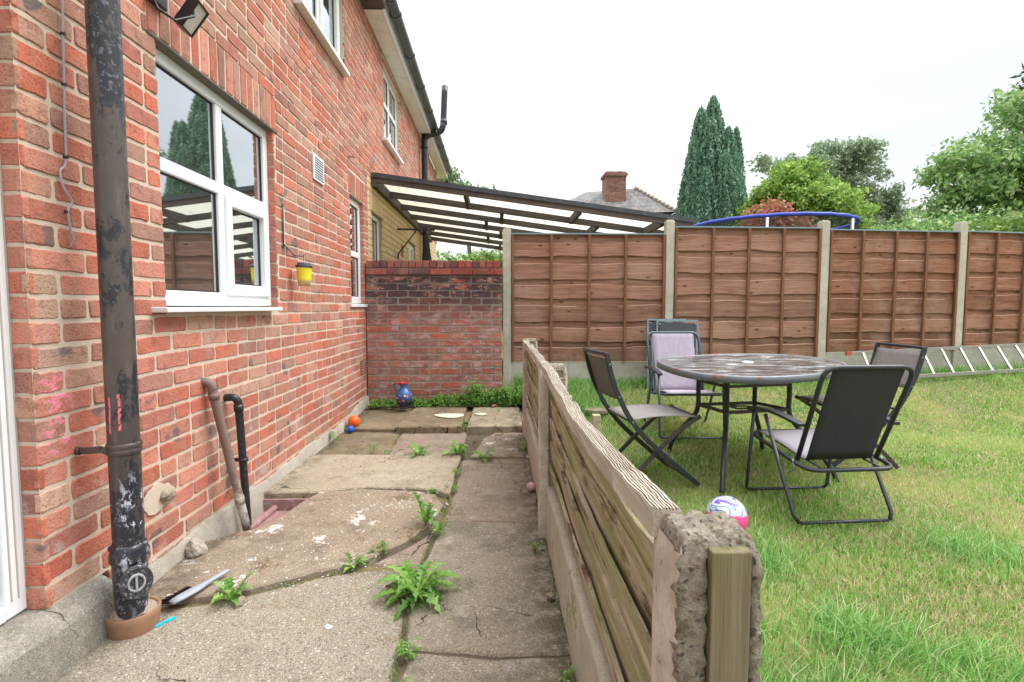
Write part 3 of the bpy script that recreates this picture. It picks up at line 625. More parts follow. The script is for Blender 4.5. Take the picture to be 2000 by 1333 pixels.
# eaves of the own house
m = MB(); m.box(XW + .001, -1.16, -2.2, YN - .08, 4.235, 4.26); m.build('soffit', M['darksoffit'], H)
m = MB(); m.box(-1.205, -1.18, -2.2, YN - .08, 4.262, 4.42); m.build('fascia', M['darksoffit'], H)
def gutter(parent, y0, y1):
    m = MB(); n = 10; vs = []; fs = []
    for y in (y0, y1):
        for k in range(n + 1):
            th = math.pi + math.pi * k / n; vs.append(V(-1.115 + .058 * math.cos(th), y, 4.375 + .058 * math.sin(th)))
        for k in range(n + 1):
            th = 2 * math.pi - math.pi * k / n; vs.append(V(-1.115 + .053 * math.cos(th), y, 4.377 + .053 * math.sin(th)))
    N_ = 2 * (n + 1)
    for k in range(N_): fs.append((k, (k + 1) % N_, N_ + (k + 1) % N_, N_ + k))
    fs.append(tuple(range(n + 1))); fs.append(tuple(N_ + k for k in range(n + 1)))
    m.add(vs, fs, False); g = m.build('gutter', M['gutter'], parent)
    y = y0 + .3
    while y < y1 - .1:
        b = MB(); vs = []; fs = []
        for yy in (y, y + .05):
            for k in range(13):
                th = math.pi * (.97 + 1.06 * k / 12); vs.append(V(-1.115 + .066 * math.cos(th), yy, 4.377 + .066 * math.sin(th)))
        for k in range(12): fs.append((k, k + 1, 13 + k + 1, 13 + k))
        b.add(vs, fs, True); o = b.build('gutter_clip', M['gutter'], g); sf = o.modifiers.new('s', 'SOLIDIFY'); sf.thickness = .009; sf.offset = 1
        y += .95
    return g
gutter(H, -2.2, YN - .07)
def roof(parent, y0, y1):
    m = MB(); m.add([V(-1.12, y0, 4.45), V(-1.12, y1, 4.45), V(-5.2, y1, 7.3), V(-5.2, y0, 7.3), V(-1.12, y0, 4.41), V(-1.12, y1, 4.41), V(-5.2, y1, 7.2), V(-5.2, y0, 7.2)], [(0, 1, 2, 3), (7, 6, 5, 4), (0, 4, 5, 1), (1, 5, 6, 2), (3, 7, 4, 0)])
    return m.build('roof', M['slate'], parent)
roof(H, -2.2, YN)
m = MB()
m.box(XW - .001, XW + .012, 4.065, 4.305, 2.088, 2.285)
v_ = m.build('air_vent', M['upvc'], H, .004)
m = MB()
for k in range(9): m.box(XW + .012, XW + .0135, 4.09, 4.28, 2.106 + k * .0185, 2.114 + k * .0185)
m.build('vent_slot', M['rubber'], v_)
m = MB(); m.box(XW - .004, XW + .004, 5.35, 5.56, .42, .57)
ab = m.build('air_brick', M['coping'], H)
m = MB()
for k in range(5): m.box(XW + .0035, XW + .0045, 5.37, 5.54, .435 + k * .027, .445 + k * .027)
m.build('air_brick_slot', M['mortarlump'], ab)

# ---------------------------------------------------------------- neighbour house
NH = empty('neighbour_house', (0, 0, 0), 0, 'further half of the brick pair, upper storey bare brick and ground floor painted cream', 'house')
NU = (6.70, 7.75, 3.2, 4.12); NL = (5.95, 6.50, 1.1, 2.19); ND = (8.3, 9.1, .9, 2.17)
YE = 12.1
brick_wall('upper_brick_wall', YN - .03, 12.4, 2.58, 4.23, house3, [NU, (10.4, 11.0, 3.2, 4.0)], [(6.65, 7.8, 4.12, 4.20)], M['brick'], M['mortar'], NH, n=3, seed=21, wander=.006)
brick_wall('painted_wall', YN - .03, YE, .0, 2.58, house3, [NL, ND], [(5.9, 6.55, 2.19, 2.40), (8.25, 9.15, 2.17, 2.38)], M['cream'], M['mortar_cream'], NH, n=2, seed=22)
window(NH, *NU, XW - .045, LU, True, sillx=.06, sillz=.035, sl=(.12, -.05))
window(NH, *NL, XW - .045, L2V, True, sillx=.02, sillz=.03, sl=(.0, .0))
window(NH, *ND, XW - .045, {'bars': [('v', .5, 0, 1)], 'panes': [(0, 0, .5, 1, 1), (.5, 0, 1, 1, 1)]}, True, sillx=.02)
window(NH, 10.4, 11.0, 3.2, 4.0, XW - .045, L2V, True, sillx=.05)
m = MB(); m.box(XW + .001, -1.20, YN - .07, 12.9, 4.235, 4.25); m.build('soffit', M['soffit'], NH)
m = MB(); m.box(-1.215, -1.212, YN - .07, 12.9, 4.228, 4.234); m.box(-1.199, -1.182, YN - .07, 12.9, 4.225, 4.43); m.build('fascia', M['upvc'], NH)
m = MB(); m.box(XW + .002, -1.2, YN - .078, YN - .071, 4.23, 4.42); m.build('eaves_end', M['darksoffit'], NH)
m = MB(); m.box(XW - .3, -1.18, 12.9, 12.92, 4.225, 4.43); m.build('end_fascia', M['upvc'], NH)
m = MB(); m.box(XW - .25, XW - .02, 12.1, 12.4, 0, 4.22); m.build('end_wall', M['cream'], NH)
gutter(NH, YN - .06, 12.95); roof(NH, YN + .01, 12.95)
# flue / soil vent
m = MB(); m.tube(cat_rom([(-1.3, 9.7, .2), (-1.3, 9.7, 2), (-1.3, 9.7, 4.05), (-1.29, 9.7, 4.16), (-1.22, 9.7, 4.22), (-1.08, 9.7, 4.26), (-1.0, 9.7, 4.3), (-.965, 9.7, 4.38), (-.955, 9.72, 4.5), (-.93, 9.75, 5.1)], 4), .055, 12)
f = m.build('vent_pipe', M['blackpipe']); tag(f, 'black soil vent pipe that bends around the gutter of the further house', 'pipe')
m = MB()
for a, b in (((-1.3, 9.7, 3.98), (-1.3, 9.7, 4.04)), ((-.953, 9.72, 4.42), (-.948, 9.725, 4.5)), ((-1.12, 9.7, 4.248), (-1.06, 9.7, 4.268))): m.tube([a, b], .064, 12)
m.build('pipe_collar', M['blackpipe'], f)

# wall bracket, folded rotary dryer under the canopy
b_ = empty('wall_bracket', (XW, 7.3, 2.1), 0, 'black iron arm bracket fixed to the cream wall under the canopy', 'bracket'); b_.location = (0, 0, 0)
m = MB(); m.bar((XW + .01, 7.4, 2.2), (-.86, 7.4, 2.19), .012, .012); m.build('arm', M['blackpipe'], b_)
m = MB(); m.tube([(XW + .01, 7.4, 1.78), (XW + .02, 7.4, 1.86), (-1.12, 7.4, 2.18)], .01, 6); m.build('brace', M['blackpipe'], b_)
fp = empty('folded_parasol', (0, 0, 0), 0, 'closed black parasol hanging beside the cream wall under the canopy', 'parasol')
m = MB(); m.lathe([(.008, 2.16), (.03, 2.10), (.055, 1.9), (.075, 1.6), (.09, 1.3), (.08, 1.0), (.0, .98)], Matrix.Translation((-.98, 7.4, 0)), 9, False); m.build('canvas', M['fab_black'], fp)
m = MB(); m.tube([(-.98, 7.4, .1), (-.98, 7.4, 2.17)], .012, 8); m.build('pole', M['blackpipe'], fp)
m = MB(); m.tube([(-.97, 7.4, 2.0), (-.84, 7.4, 1.3), (-.8, 7.4, 1.0)], [.02, .032, .03], 8); m.build('rib', M['fab_black'], fp)
m = MB(); m.box(XW - .01, XW + .012, 7.75, 7.86, 1.86, 2.02); o = m.build('wall_plaque', M['coping'], None, .004); tag(o, 'small red plaque on the cream wall beneath the iron bracket', 'plaque')

# ---------------------------------------------------------------- canopy (lean-to)
CN = empty('canopy', (0, 0, 0), 0, 'dark timber lean-to canopy with translucent cream sheets over the neighbouring yard', 'canopy')
def cz(x): return 2.58 - (x + 1.39) * (2.58 - 2.09) / 3.62
CX0, CX1 = XW + .01, 2.23
ry = [5.98, 6.75, 7.55, 8.35, 9.2, 10.1, 11.0]
for i, y in enumerate(ry):
    m = MB(); h = .075 if i else .07
    m.add([V(CX0, y - .024, cz(CX0) - h), V(CX1, y - .024, cz(CX1) - h), V(CX1, y + .024, cz(CX1) - h), V(CX0, y + .024, cz(CX0) - h), V(CX0, y - .024, cz(CX0)), V(CX1, y - .024, cz(CX1)), V(CX1, y + .024, cz(CX1)), V(CX0, y + .024, cz(CX0))],
          [(3, 2, 1, 0), (4, 5, 6, 7), (0, 1, 5, 4), (2, 3, 7, 6), (1, 2, 6, 5), (3, 0, 4, 7)])
    m.build('rafter', M['fascia_w'] if i == 0 else M['beam'], CN, .003)
    if i < len(ry) - 1:
        for x in ((-.35, .95, 1.9) if i == 0 else (-.15 + .22 * (i % 2), 1.1 + .2 * (i % 3))):
            m = MB(); m.box(x - .022, x + .022, y + .026, ry[i + 1] - .026, cz(x) - .09, cz(x) - .004); m.build('noggin', M['beam'], CN)
        m = MB(); ya, yb = y + .0, ry[i + 1]
        m.add([V(CX0, ya, cz(CX0) + .005), V(CX1, ya, cz(CX1) + .005), V(CX1, yb, cz(CX1) + .005), V(CX0, yb, cz(CX0) + .005)], [(0, 1, 2, 3)]); m.build('roof_sheet', M['sheet'], CN)
m = MB(); m.add([V(CX0, 5.93, cz(CX0) - .03), V(CX1 + .03, 5.93, cz(CX1) - .03), V(CX1 + .03, 6.0, cz(CX1) - .03), V(CX0, 6.0, cz(CX0) - .03), V(CX0, 5.93, cz(CX0) + .02), V(CX1 + .03, 5.93, cz(CX1) + .02), V(CX1 + .03, 6.0, cz(CX1) + .02), V(CX0, 6.0, cz(CX0) + .02)],
      [(0, 1, 5, 4), (4, 5, 6, 7), (1, 2, 6, 5), (3, 0, 4, 7), (0, 3, 2, 1)]); m.v = [(a, b - .003, c + .012) for a, b, c in m.v]
m.build('edge_trim', M['gutter'], CN)
m = MB(); m.box(XW + .002, XW + .05, 5.95, 11.05, 2.46, 2.575); m.build('wall_plate', M['beam'], CN)
m = MB(); m.box(2.18, 2.26, 6.0, 11.0, 1.96, 2.05); m.build('eaves_beam', M['beam'], CN)
for y in (6.1, 8.5, 10.9):
    m = MB(); m.box(2.18, 2.26, y - .04, y + .04, 0, 1.96); m.build('support_post', M['beam'], CN)

# ---------------------------------------------------------------- rear boundary brick wall
BW = empty('boundary_brick_wall', (0, 0, 0), 0, 'old sooty red brick wall with brick-on-edge coping closing the end of the passage', 'wall')
def rear3(u, v, d): return V(u, 5.60 - d, v)
brick_wall('brickwork', XW + .008, .055, .02, 1.46, rear3, [], [], M['brick_old'], M['mortar_old'], BW, n=5, jit=.0035, seed=31, heads=0, pitch=.222, wander=.004, j=.014)
m = MB(); m.box(XW + .01, .045, 5.612, 5.80, 0, 1.455); m.build('wall_core', M['brick_old'], BW)
m = MB(); r5 = random.Random(9); x = XW + .01
while x < .06:
    x2 = min(x + .225, .07); m.box(x + .003, x2 - .003, 5.572 + r5.uniform(-.003, .003), 5.81, 1.462, 1.523 + r5.uniform(-.003, .003)); x = x2
m.build('coping_course', M['coping'], BW, .004)
m = MB(); m.box(XW + .01, .065, 5.59, 5.80, 1.46, 1.532); m.box(XW + .01, .0, 5.60, 5.79, 1.531, 1.60); m.build('coping_mortar', M['mortar_old'], BW)
m = MB(); x = XW + .012
while x < -.03:
    m.box(x + .003, x + .069, 5.582 + r5.uniform(-.003, .003), 5.80, 1.534, 1.612 + r5.uniform(-.004, .003)); x += .0745
m.build('coping_brick', M['coping'], BW, .005)

# ---------------------------------------------------------------- tall panel fence
TF = empty('panel_fence', (0, 0, 0), 0, 'tall brown waney-lap fence with pale concrete posts across the back of the lawn', 'fence')
posts = [(.115, 5.9, 1.99), (1.94, 5.88, 2.09), (3.73, 5.92, 2.10), (5.46, 6.06, 2.115), (7.25, 6.35, 2.15), (9.1, 6.6, 2.18), (11.0, 6.9, 2.2)]
for (x, y, zt) in posts:
    m = MB(); m.box(x - .047, x + .047, y - .05, y + .05, 0, zt - .012); m.box(x - .038, x + .038, y - .04, y + .04, zt - .012, zt); m.build('concrete_post', M['post_far'], TF, .006)
pan = [(.505, 1.925), (.54, 2.005), (.60, 1.99), (.66, 2.0), (.7, 2.05), (.74, 2.08)]
for i, (zb, zt) in enumerate(pan):
    a, b = V(posts[i][0], posts[i][1], 0), V(posts[i + 1][0], posts[i + 1][1], 0); d = (b - a).normalized(); Ln = (b - a).length
    org = a + d * .047; W = Ln - .094
    pe = MB(); rb = random.Random(40 + i); nb = 12; hh = (zt - zb) / nb; cuts = [zb]; ph_ = (zt - zb) / 6
    for k in range(6): j_ = rb.uniform(-.012, .012) if k < 5 else 0; cuts += [zb + ph_ * (k + .60) + rb.uniform(-.01, .01), zb + ph_ * (k + 1) + j_]
    nrm = V(d.y, -d.x, 0)      # towards the camera
    for k in range(nb):
        zc = cuts[k]; hh = cuts[k + 1] - zc; out = .016 if k % 2 == 0 else 0.; ns = 40; dark = 0
        vs = []; fs = []; ph = rb.uniform(0, 99); amp = .019
        for q in range(ns + 1):
            s_ = W * q / ns; P = org + d * s_
            wl_ = amp * mn.noise(V(s_ * 2.6, ph, 0)) + amp * .45 * mn.noise(V(s_ * 9, ph, 4)); wu = amp * mn.noise(V(s_ * 2.4, ph, 9)) + amp * .35 * mn.noise(V(s_ * 10, ph, 5))
            bow = .006 * mn.noise(V(s_ * 1.3, ph, 2))
            lo = V(P.x, P.y, max(zc - (.012 if out else .05) + wl_, zb)) + nrm * (.010 + out + bow); up = V(P.x, P.y, min(zc + hh + (.004 if out else .05) + wu * (1 if k < nb - 1 else 0), zt)) + nrm * (.004 + out * .72 + bow)
            bk = nrm * -.007; vs += [lo, up, lo + bk, up + bk + V(0, 0, .007 if out else 0)]
        for q in range(ns): o_ = q * 4; fs += [(o_, o_ + 4, o_ + 5, o_ + 1), (o_ + 2, o_ + 3, o_ + 7, o_ + 6), (o_, o_ + 2, o_ + 6, o_ + 4), (o_ + 1, o_ + 5, o_ + 7, o_ + 3)]
        pe.add([v - org for v in vs], fs, False)
    # local frame so that the wood grain runs along the panel
    ang = math.atan2(d.y, d.x); Mi = Matrix.Rotation(-ang, 3, 'Z'); pe.v = [tuple(Mi @ Vector(v)) for v in pe.v]
    po = pe.build('fence_panel', M['panel'], TF, loc=org); po.data.materials.append(M['wane'])
    for i_, p_ in enumerate(po.data.polygons):
        if i_ % 4 == 3 and (i_ // 160) % 2 == 0 and mn.noise(V(i_ * .013, i, 2)) > -.25: p_.material_index = 1; po.rotation_euler = (0, 0, ang)
    for q in range(5):
        s_ = .02 + (W - .04) * q / 4 + (rb.uniform(-.01, .01) if 0 < q < 4 else 0); m = MB(); hw = .0145 if 0 < q < 4 else .013
        m.box(s_ - hw, s_ + hw, -.060, -.034, zb, zt - .004); o = m.build('batten', M['batten'], po, .002)
    m = MB(); m.box(0, W, -.05, .02, zt - .002, zt + .014); m.build('capping_strip', M['silver'], po, .002)
    g = MB(); g.box(0, W, -.02, .022, 0.0, zb - .006); g.build('gravel_board', M['gravelboard_far'], po, .004)

# ---------------------------------------------------------------- low fence
LF = empty('low_fence', (0, 0, 0), 0, 'low mossy timber and concrete post fence between the concrete path and the lawn', 'fence')
def rough_post(x0, x1, y0, y1, zt, seed, rough=True):
    bm = bmesh.new(); nz_ = 34; r_ = random.Random(seed)
    # outline of an H-section post; slot open towards +-Y
    sx0, sx1, sd_ = x0 + (x1 - x0) * .34, x0 + (x1 - x0) * .87, .022
    out = [(x0, y0), (sx0, y0), (sx0, y0 + sd_), (sx1, y0 + sd_), (sx1, y0), (x1, y0), (x1, y1), (sx1, y1), (sx1, y1 - sd_), (sx0, y1 - sd_), (sx0, y1), (x0, y1)]
    ol = []
    for i in range(len(out)):
        a, b = out[i], out[(i + 1) % len(out)]; L_ = math.hypot(a[0] - b[0], a[1] - b[1]); k = max(1, int(L_ / .009))
        for j in range(k): ol.append((a[0] + (b[0] - a[0]) * j / k, a[1] + (b[1] - a[1]) * j / k))
    rows = []; cx, cy = (x0 + x1) / 2, (y0 + y1) / 2
    zs = [-.1] + [zt - .028 - (zt - .02) * (1 - q / nz_) for q in range(1, nz_ + 1)] + [zt - .012, zt - .002]
    n = 80 if rough else 22
    zs = [-.1 + (zt - .02 + .1) * q / n for q in range(n + 1)]
    for z in zs:
        row = []
        for (x, y) in ol:
            am = (.006 if rough else .002) * (0 if (x < x0 + .002 and y > y0 + .012) else 1)
            am2 = am + .0008
            dx = am2 * mn.noise(V(x * 70, y * 70, z * 70)) + am2 * .8 * mn.noise(V(x * 160 + 5, y * 160, z * 160)); dy = am2 * mn.noise(V(x * 70 + 40, y * 70, z * 70))
            topr = sm(zt - .05, zt, z) * .006
            row.append(bm.verts.new((x + dx + (cx - x) / abs(cx - x + 1e-6) * topr, y + dy + (topr if y < cy else -topr), z)))
        rows.append(row)
    m_ = len(ol)
    for i in range(len(rows) - 1):
        for k in range(m_): bm.faces.new((rows[i][k], rows[i][(k + 1) % m_], rows[i + 1][(k + 1) % m_], rows[i + 1][k]))
    # top: dense bumpy cap
    gx, gy = 26, 20; g = []
    for iy in range(gy + 1):
        rw = []
        for ix in range(gx + 1):
            x = x0 + .004 + (x1 - x0 - .008) * ix / gx; y = y0 + .004 + (y1 - y0 - .008) * iy / gy; e = min(ix, gx - ix, iy, gy - iy)
            zz = zt - (.026 if e == 0 else .006 if e == 1 else 0) + (.008 if rough else .002) * mn.noise(V(x * 60, y * 60, 3)) + (.004 if rough else .001) * mn.noise(V(x * 150, y * 150, 8))
            rw.append(bm.verts.new((x, y, zz)))
        g.append(rw)
    for iy in range(gy):
        for ix in range(gx): bm.faces.new((g[iy][ix], g[iy][ix + 1], g[iy + 1][ix + 1], g[iy + 1][ix]))
    me = bpy.data.meshes.new('post'); bm.to_mesh(me); bm.free()
    for p_ in me.polygons:
        c = p_.center; p_.use_smooth = True
        p_.material_index = 1 if (not (c.x < x0 + .006 and c.y > y0 + .004)) and rough else (1 if (c.z > zt - .02) else 0)
    me.materials.append(M['lowpost']); me.materials.append(M['lowpost_rough'])
    o = bpy.data.objects.new('post', me); col.objects.link(o); o.parent = LF; return o
p_near = rough_post(.222, .330, .618, .715, .834, 1, True); p_near['label'] = 'nearest post, broken top and exposed aggregate'
m = MB(); m.box(.262, .311, .609, .636, -.1, .822); o = m.build('timber_strip', M['endboard'], p_near, .002)
rough_post(.205, .335, 2.46, 2.56, .845, 2, False)
rough_post(.225, .345, 4.40, 4.50, .85, 3, False)
def low_panel(y0, y1, seed, droop):
    P = empty('panel', (0, 0, 0)); P.parent = LF
    P['label'] = 'sagging mossy board panel' if droop > .02 else 'short straight board panel'
    r_ = random.Random(seed); ns = 60
    zb = .262; nb = 5; hh = (.80 - zb) / nb
    for k in range(nb):
        mb = MB(); vs = []; fs = []; ph = r_.uniform(0, 50); out = (k % 2) * .013
        for q in range(ns + 1):
            t = q / ns; y = y0 + (y1 - y0) * t; sag = droop * math.sin(math.pi * t) * (k / nb)
            wl_ = .020 * mn.noise(V(y * 2.4, ph, 0)) + .007 * mn.noise(V(y * 9, ph, 2)); bow = .010 * mn.noise(V(y * 1.6, ph, 7))
            lo = V(.269 + bow, y, zb + hh * k - .034 * (k > 0) - sag); up = V(.246 + (.006 if k % 2 else 0) + bow, y, zb + hh * (k + 1) - .002 - sag + wl_ - ((.05 - .03 * t) if k == nb - 1 else 0))
            b = V(.012, 0, 0); vs += [lo, up, lo + b, up + b]
        for q in range(ns): o_ = q * 4; fs += [(o_, o_ + 1, o_ + 5, o_ + 4), (o_ + 2, o_ + 6, o_ + 7, o_ + 3), (o_, o_ + 4, o_ + 6, o_ + 2), (o_ + 1, o_ + 3, o_ + 7, o_ + 5)]
        mb.add(vs, fs); mb.build('board', M['oldboard'], P)
    mb = MB(); mb.box(.289, .297, y0 + .01, y1 - .01, .262, .765 - droop * .9); mb.build('back_board', M['darkboard'], P)
    # ribbed, weathered top rail
    mb = MB(); vs = []; fs = []; ng = 8; prof = [(0, -.043), (0, -.004)]; wR = .040
    for i in range(ng):
        a = i / ng; prof += [(.001 + a * wR, 0), (.001 + (a + .065) * wR, 0), (.001 + (a + .075) * wR, -.003), (.001 + (a + .115) * wR, -.003)]
    prof += [(.0425, -.003), (.0425, -.043)]; npf = len(prof)
    ns = 110
    for q in range(ns + 1):
        t = q / ns; y = y0 - .01 + (y1 - y0 + .02) * t; sag = droop * 1.15 * math.sin(math.pi * min(1, t * 1.05)) + .007 * mn.noise(V(y * 3.0, seed, 0)) + .004 * mn.noise(V(y * 16, seed, 4))
        w_ = 1 + .22 * mn.noise(V(y * 5, seed, 9)) - (.35 if droop > .02 and abs(t - .62) < .02 else 0); xo = .012 * math.sin(math.pi * t) + .005 * mn.noise(V(y * 4, 1, seed))
        for (px_, pz_) in prof: vs.append(V(.217 + xo + px_ * w_, y, .842 - sag + pz_ + .0028 * mn.noise(V(px_ * 130, y * 45, 1))))
    for q in range(ns):
        for k in range(npf - 1): fs.append((q * npf + k, (q + 1) * npf + k, (q + 1) * npf + k + 1, q * npf + k + 1))
        fs.append((q * npf + npf - 1, (q + 1) * npf + npf - 1, (q + 1) * npf, q * npf))
    fs += [tuple(range(npf)), tuple(ns * npf + k for k in range(npf))[::-1]]
    mb.add(vs, [f[::-1] for f in fs]); tr_ = mb.build('top_rail', M['grey_wood'], P); tr_.data.materials.append(M['groove'])
    for i_, p_ in enumerate(tr_.data.polygons):
        k_ = i_ % npf
        if i_ < ns * npf and 3 <= k_ < 2 + 4 * ng and (k_ - 2) % 4 in (1, 2, 3) and mn.noise(V((i_ // npf) * .11, (k_ - 2) // 4 * 1.7, seed)) > -.18: p_.material_index = 1
    for yy in (y0 + .012, (y0 + y1) / 2, y1 - .035):
        mb = MB(); mb.box(.298, .322, yy, yy + .03, .27, .785); mb.build('upright', M['oldboard'], P, .002)
    mb = MB(); ys_ = np.linspace(y0, y1, 50); vs = []; fs = []
    for y in ys_:
        j_ = .004 * mn.noise(V(y * 9, 3, seed)); vs += [V(.236 + j_, y, -.1), V(.240 + j_, y, .246), V(.246 + j_ * .5, y, .257 + j_), V(.290, y, .256), V(.294, y, -.1)]
    for q in range(49):
        for k in range(4): fs.append((q * 5 + k, q * 5 + k + 1, (q + 1) * 5 + k + 1, (q + 1) * 5 + k))
    mb.add(vs, fs); mb.build('gravel_board', M['gravelboard'], P)
low_panel(.712, 2.462, 3, .045)
low_panel(2.558, 4.402, 8, .008)

# ---------------------------------------------------------------- ground, lawn, paving
def lawn_z(x, y):
    return .27 * sm(4.5, 5.8, y) + .11 * sm(2.5, 6, x) * sm(4.6, 6, y) + .012 * mn.noise(V(x * 1.2, y * 1.2, 0)) - .02
m = MB(); big = 900
m.add([V(-big, -big, -.16), V(big, -big, -.16), V(big, big, -.16), V(-big, big, -.16)], [(0, 1, 2, 3)]); struct(m.build('ground', M['lawn_soil']))
gx, gy = 90, 70; vs = []; fs = []
for j in range(gy + 1):
    for i in range(gx + 1):
        x = .3 + 12 * (i / gx) ** 1.3; y = -1.5 + 9 * j / gy; vs.append(V(x, y, lawn_z(x, y)))
for j in range(gy):
    for i in range(gx): a = j * (gx + 1) + i; fs.append((a, a + 1, a + gx + 2, a + gx + 1))
m = MB(); m.add(vs, fs, True); struct(m.build('lawn_ground', M['lawn_soil']))
m = MB(); m.add([V(-1.4, -1.5, -.008), V(.3, -1.5, -.008), V(.3, 2.5, -.008), V(-1.4, 2.5, -.008)], [(0, 1, 2, 3)])
m.add([V(-1.02, 2.5, -.008), V(.3, 2.5, -.008), V(.3, 3.05, -.008), V(-1.02, 3.05, -.008)], [(0, 1, 2, 3)])
m.add([V(-1.4, 3.05, -.008), V(.3, 3.05, -.008), V(.3, 4.9, -.008), V(-1.4, 4.9, -.008)], [(0, 1, 2, 3)])
m.add([V(-1.4, 4.9, .03), V(.3, 4.9, .03), V(.3, 5.7, .05), V(-1.4, 5.7, .05)], [(0, 1, 2, 3)])
struct(m.build('path_bedding', M['soil_dark']))
def slab(poly, zt, mat, seed, jit=.012, th=.09, tilt=(0, 0), name='paving_slab', bev=.008):
    r_ = random.Random(seed); ol = []
    n = len(poly)
    for i in range(n):
        a, b = poly[i], poly[(i + 1) % n]; L_ = math.hypot(b[0] - a[0], b[1] - a[1]); k = max(1, int(L_ / .03))
        for j in range(k):
            t = j / k; x, y = a[0] + (b[0] - a[0]) * t, a[1] + (b[1] - a[1]) * t
            ol.append((x + jit * mn.noise(V(x * 9, y * 9, seed)) + jit * .4 * mn.noise(V(x * 40, y * 40, seed)), y + jit * mn.noise(V(x * 9 + 7, y * 9, seed)) + jit * .4 * mn.noise(V(x * 40 + 9, y * 40, seed))))
    cx = sum(p[0] for p in ol) / len(ol); cy = sum(p[1] for p in ol) / len(ol)
    zf = lambda x, y: zt + tilt[0] * (x - cx) + tilt[1] * (y - cy)
    m = len(ol); mb = MB()
    ar = sum(ol[i][0] * ol[(i + 1) % m][1] - ol[(i + 1) % m][0] * ol[i][1] for i in range(m))
    if ar < 0: ol = ol[::-1]
    def inw(i, d):
        a, b, c = Vector(ol[i - 1]), Vector(ol[i]), Vector(ol[(i + 1) % m]); t = (c - a).normalized(); q = b + Vector((-t.y, t.x)) * d; return (q.x, q.y)
    r0 = [V(p[0], p[1], zf(*p) - th) for p in ol]; r1 = [V(p[0], p[1], zf(*p) - bev) for p in ol]; r2 = []
    for i in range(m): q = inw(i, bev); r2.append(V(q[0], q[1], zf(*q)))
    fs = []
    for i in range(m): j = (i + 1) % m; fs += [(i, j, m + j, m + i), (m + i, m + j, 2 * m + j, 2 * m + i)]
    fs.append(tuple(range(2 * m, 3 * m))); mb.add(r0 + r1 + r2, fs); return struct(mb.build(name, mat))
SL = [
 # front-left concrete
 ([(-1.33, .2), (-.29, .2), (-.30, 1.25), (-.325, 1.66), (-.345, 1.86), (-.42, 2.17), (-.62, 2.165), (-.80, 2.09), (-.99, 1.98), (-1.12, 1.93), (-1.40, 1.90)], 0.0, 'slab_front', 1, (0, 0)),
 # spalled raised slab in the middle
 ([(-1.385, 1.93), (-1.10, 1.955), (-.97, 2.01), (-.79, 2.115), (-.60, 2.20), (-.44, 2.40), (-.36, 2.55), (-.30, 2.86), (-.36, 3.02), (-.47, 3.08), (-.80, 3.12), (-1.06, 3.08), (-1.10, 2.95), (-1.13, 2.74), (-1.17, 2.6), (-1.26, 2.52), (-1.385, 2.42)], .022, 'slab_white', 2, (0, .0)),
 # pale concrete behind it
 ([(-1.385, 3.05), (-1.07, 3.06), (-.80, 3.135), (-.47, 3.10), (-.35, 3.06), (-.275, 3.0), (-.27, 3.80), (-1.385, 3.86)], .03, 'slab_light', 3, (0, 0)),
 # right column
 ([(-.28, .2), (.238, .2), (.238, 1.60), (.0, 1.60), (-.29, 1.64), (-.29, 1.25)], .0, 'slab_right', 4, (0, 0)),
 ([(-.30, 1.655), (.0, 1.612), (.238, 1.612), (.238, 2.62), (-.05, 2.66), (-.27, 2.66), (-.30, 2.4), (-.34, 2.15), (-.325, 1.9)], .003, 'slab_right', 5, (0, 0)),
 ([(-.265, 2.675), (-.05, 2.675), (.238, 2.635), (.238, 3.80), (-.255, 3.78)], .0, 'slab_pink', 6, (0, 0)),
 ([(-.41, 2.20), (-.345, 2.19), (-.31, 2.5), (-.34, 2.52), (-.43, 2.37), (-.55, 2.22)], .0, 'slab_pink', 7, (0, 0)),
 # row before the raised slabs
 ([(-1.385, 3.875), (-.83, 3.86), (-.86, 4.60), (-1.385, 4.62)], .01, 'slab_stone', 8, (0, 0)),
 ([(-.815, 3.86), (-.27, 3.82), (-.26, 4.61), (-.845, 4.62)], .01, 'slab_pink', 9, (0, 0)),
 ([(-.19, 3.84), (.235, 3.83), (.235, 4.62), (.0, 4.60), (-.12, 4.35)], .01, 'slab_white', 10, (0, 0)),
 # raised slabs at the end
 ([(-1.385, 4.66), (-.90, 4.62), (-.86, 5.45), (-1.385, 5.5)], .05, 'slab_stone', 11, (0, .03)),
 ([(-.90, 4.555), (-.315, 4.545), (-.31, 5.35), (-.84, 5.38)], .078, 'slab_stone', 12, (0, .02)),
 ([(-.265, 4.555), (.228, 4.56), (.228, 5.36), (-.24, 5.40)], .078, 'slab_pale', 13, (0, .02)),
]
for poly, zt, mt, sd_, tl in SL: slab(poly, zt, M[mt], sd_, tilt=tl, jit=.010 if sd_ < 8 else .014)
# gully tray
m = MB(); m.box(-1.37, -1.04, 2.45, 3.06, -.10, -.07); m.tube([(-1.335, 2.5, -.062), (-1.30, 3.05, -.055)], .02, 8)
m.box(-1.37, -1.05, 3.03, 3.05, -.07, -.005)
tag(m.build('gully_tray', M['glazed'], None, .004), 'glazed reddish drain gully sunk in the path beneath the two waste pipes', 'drain')

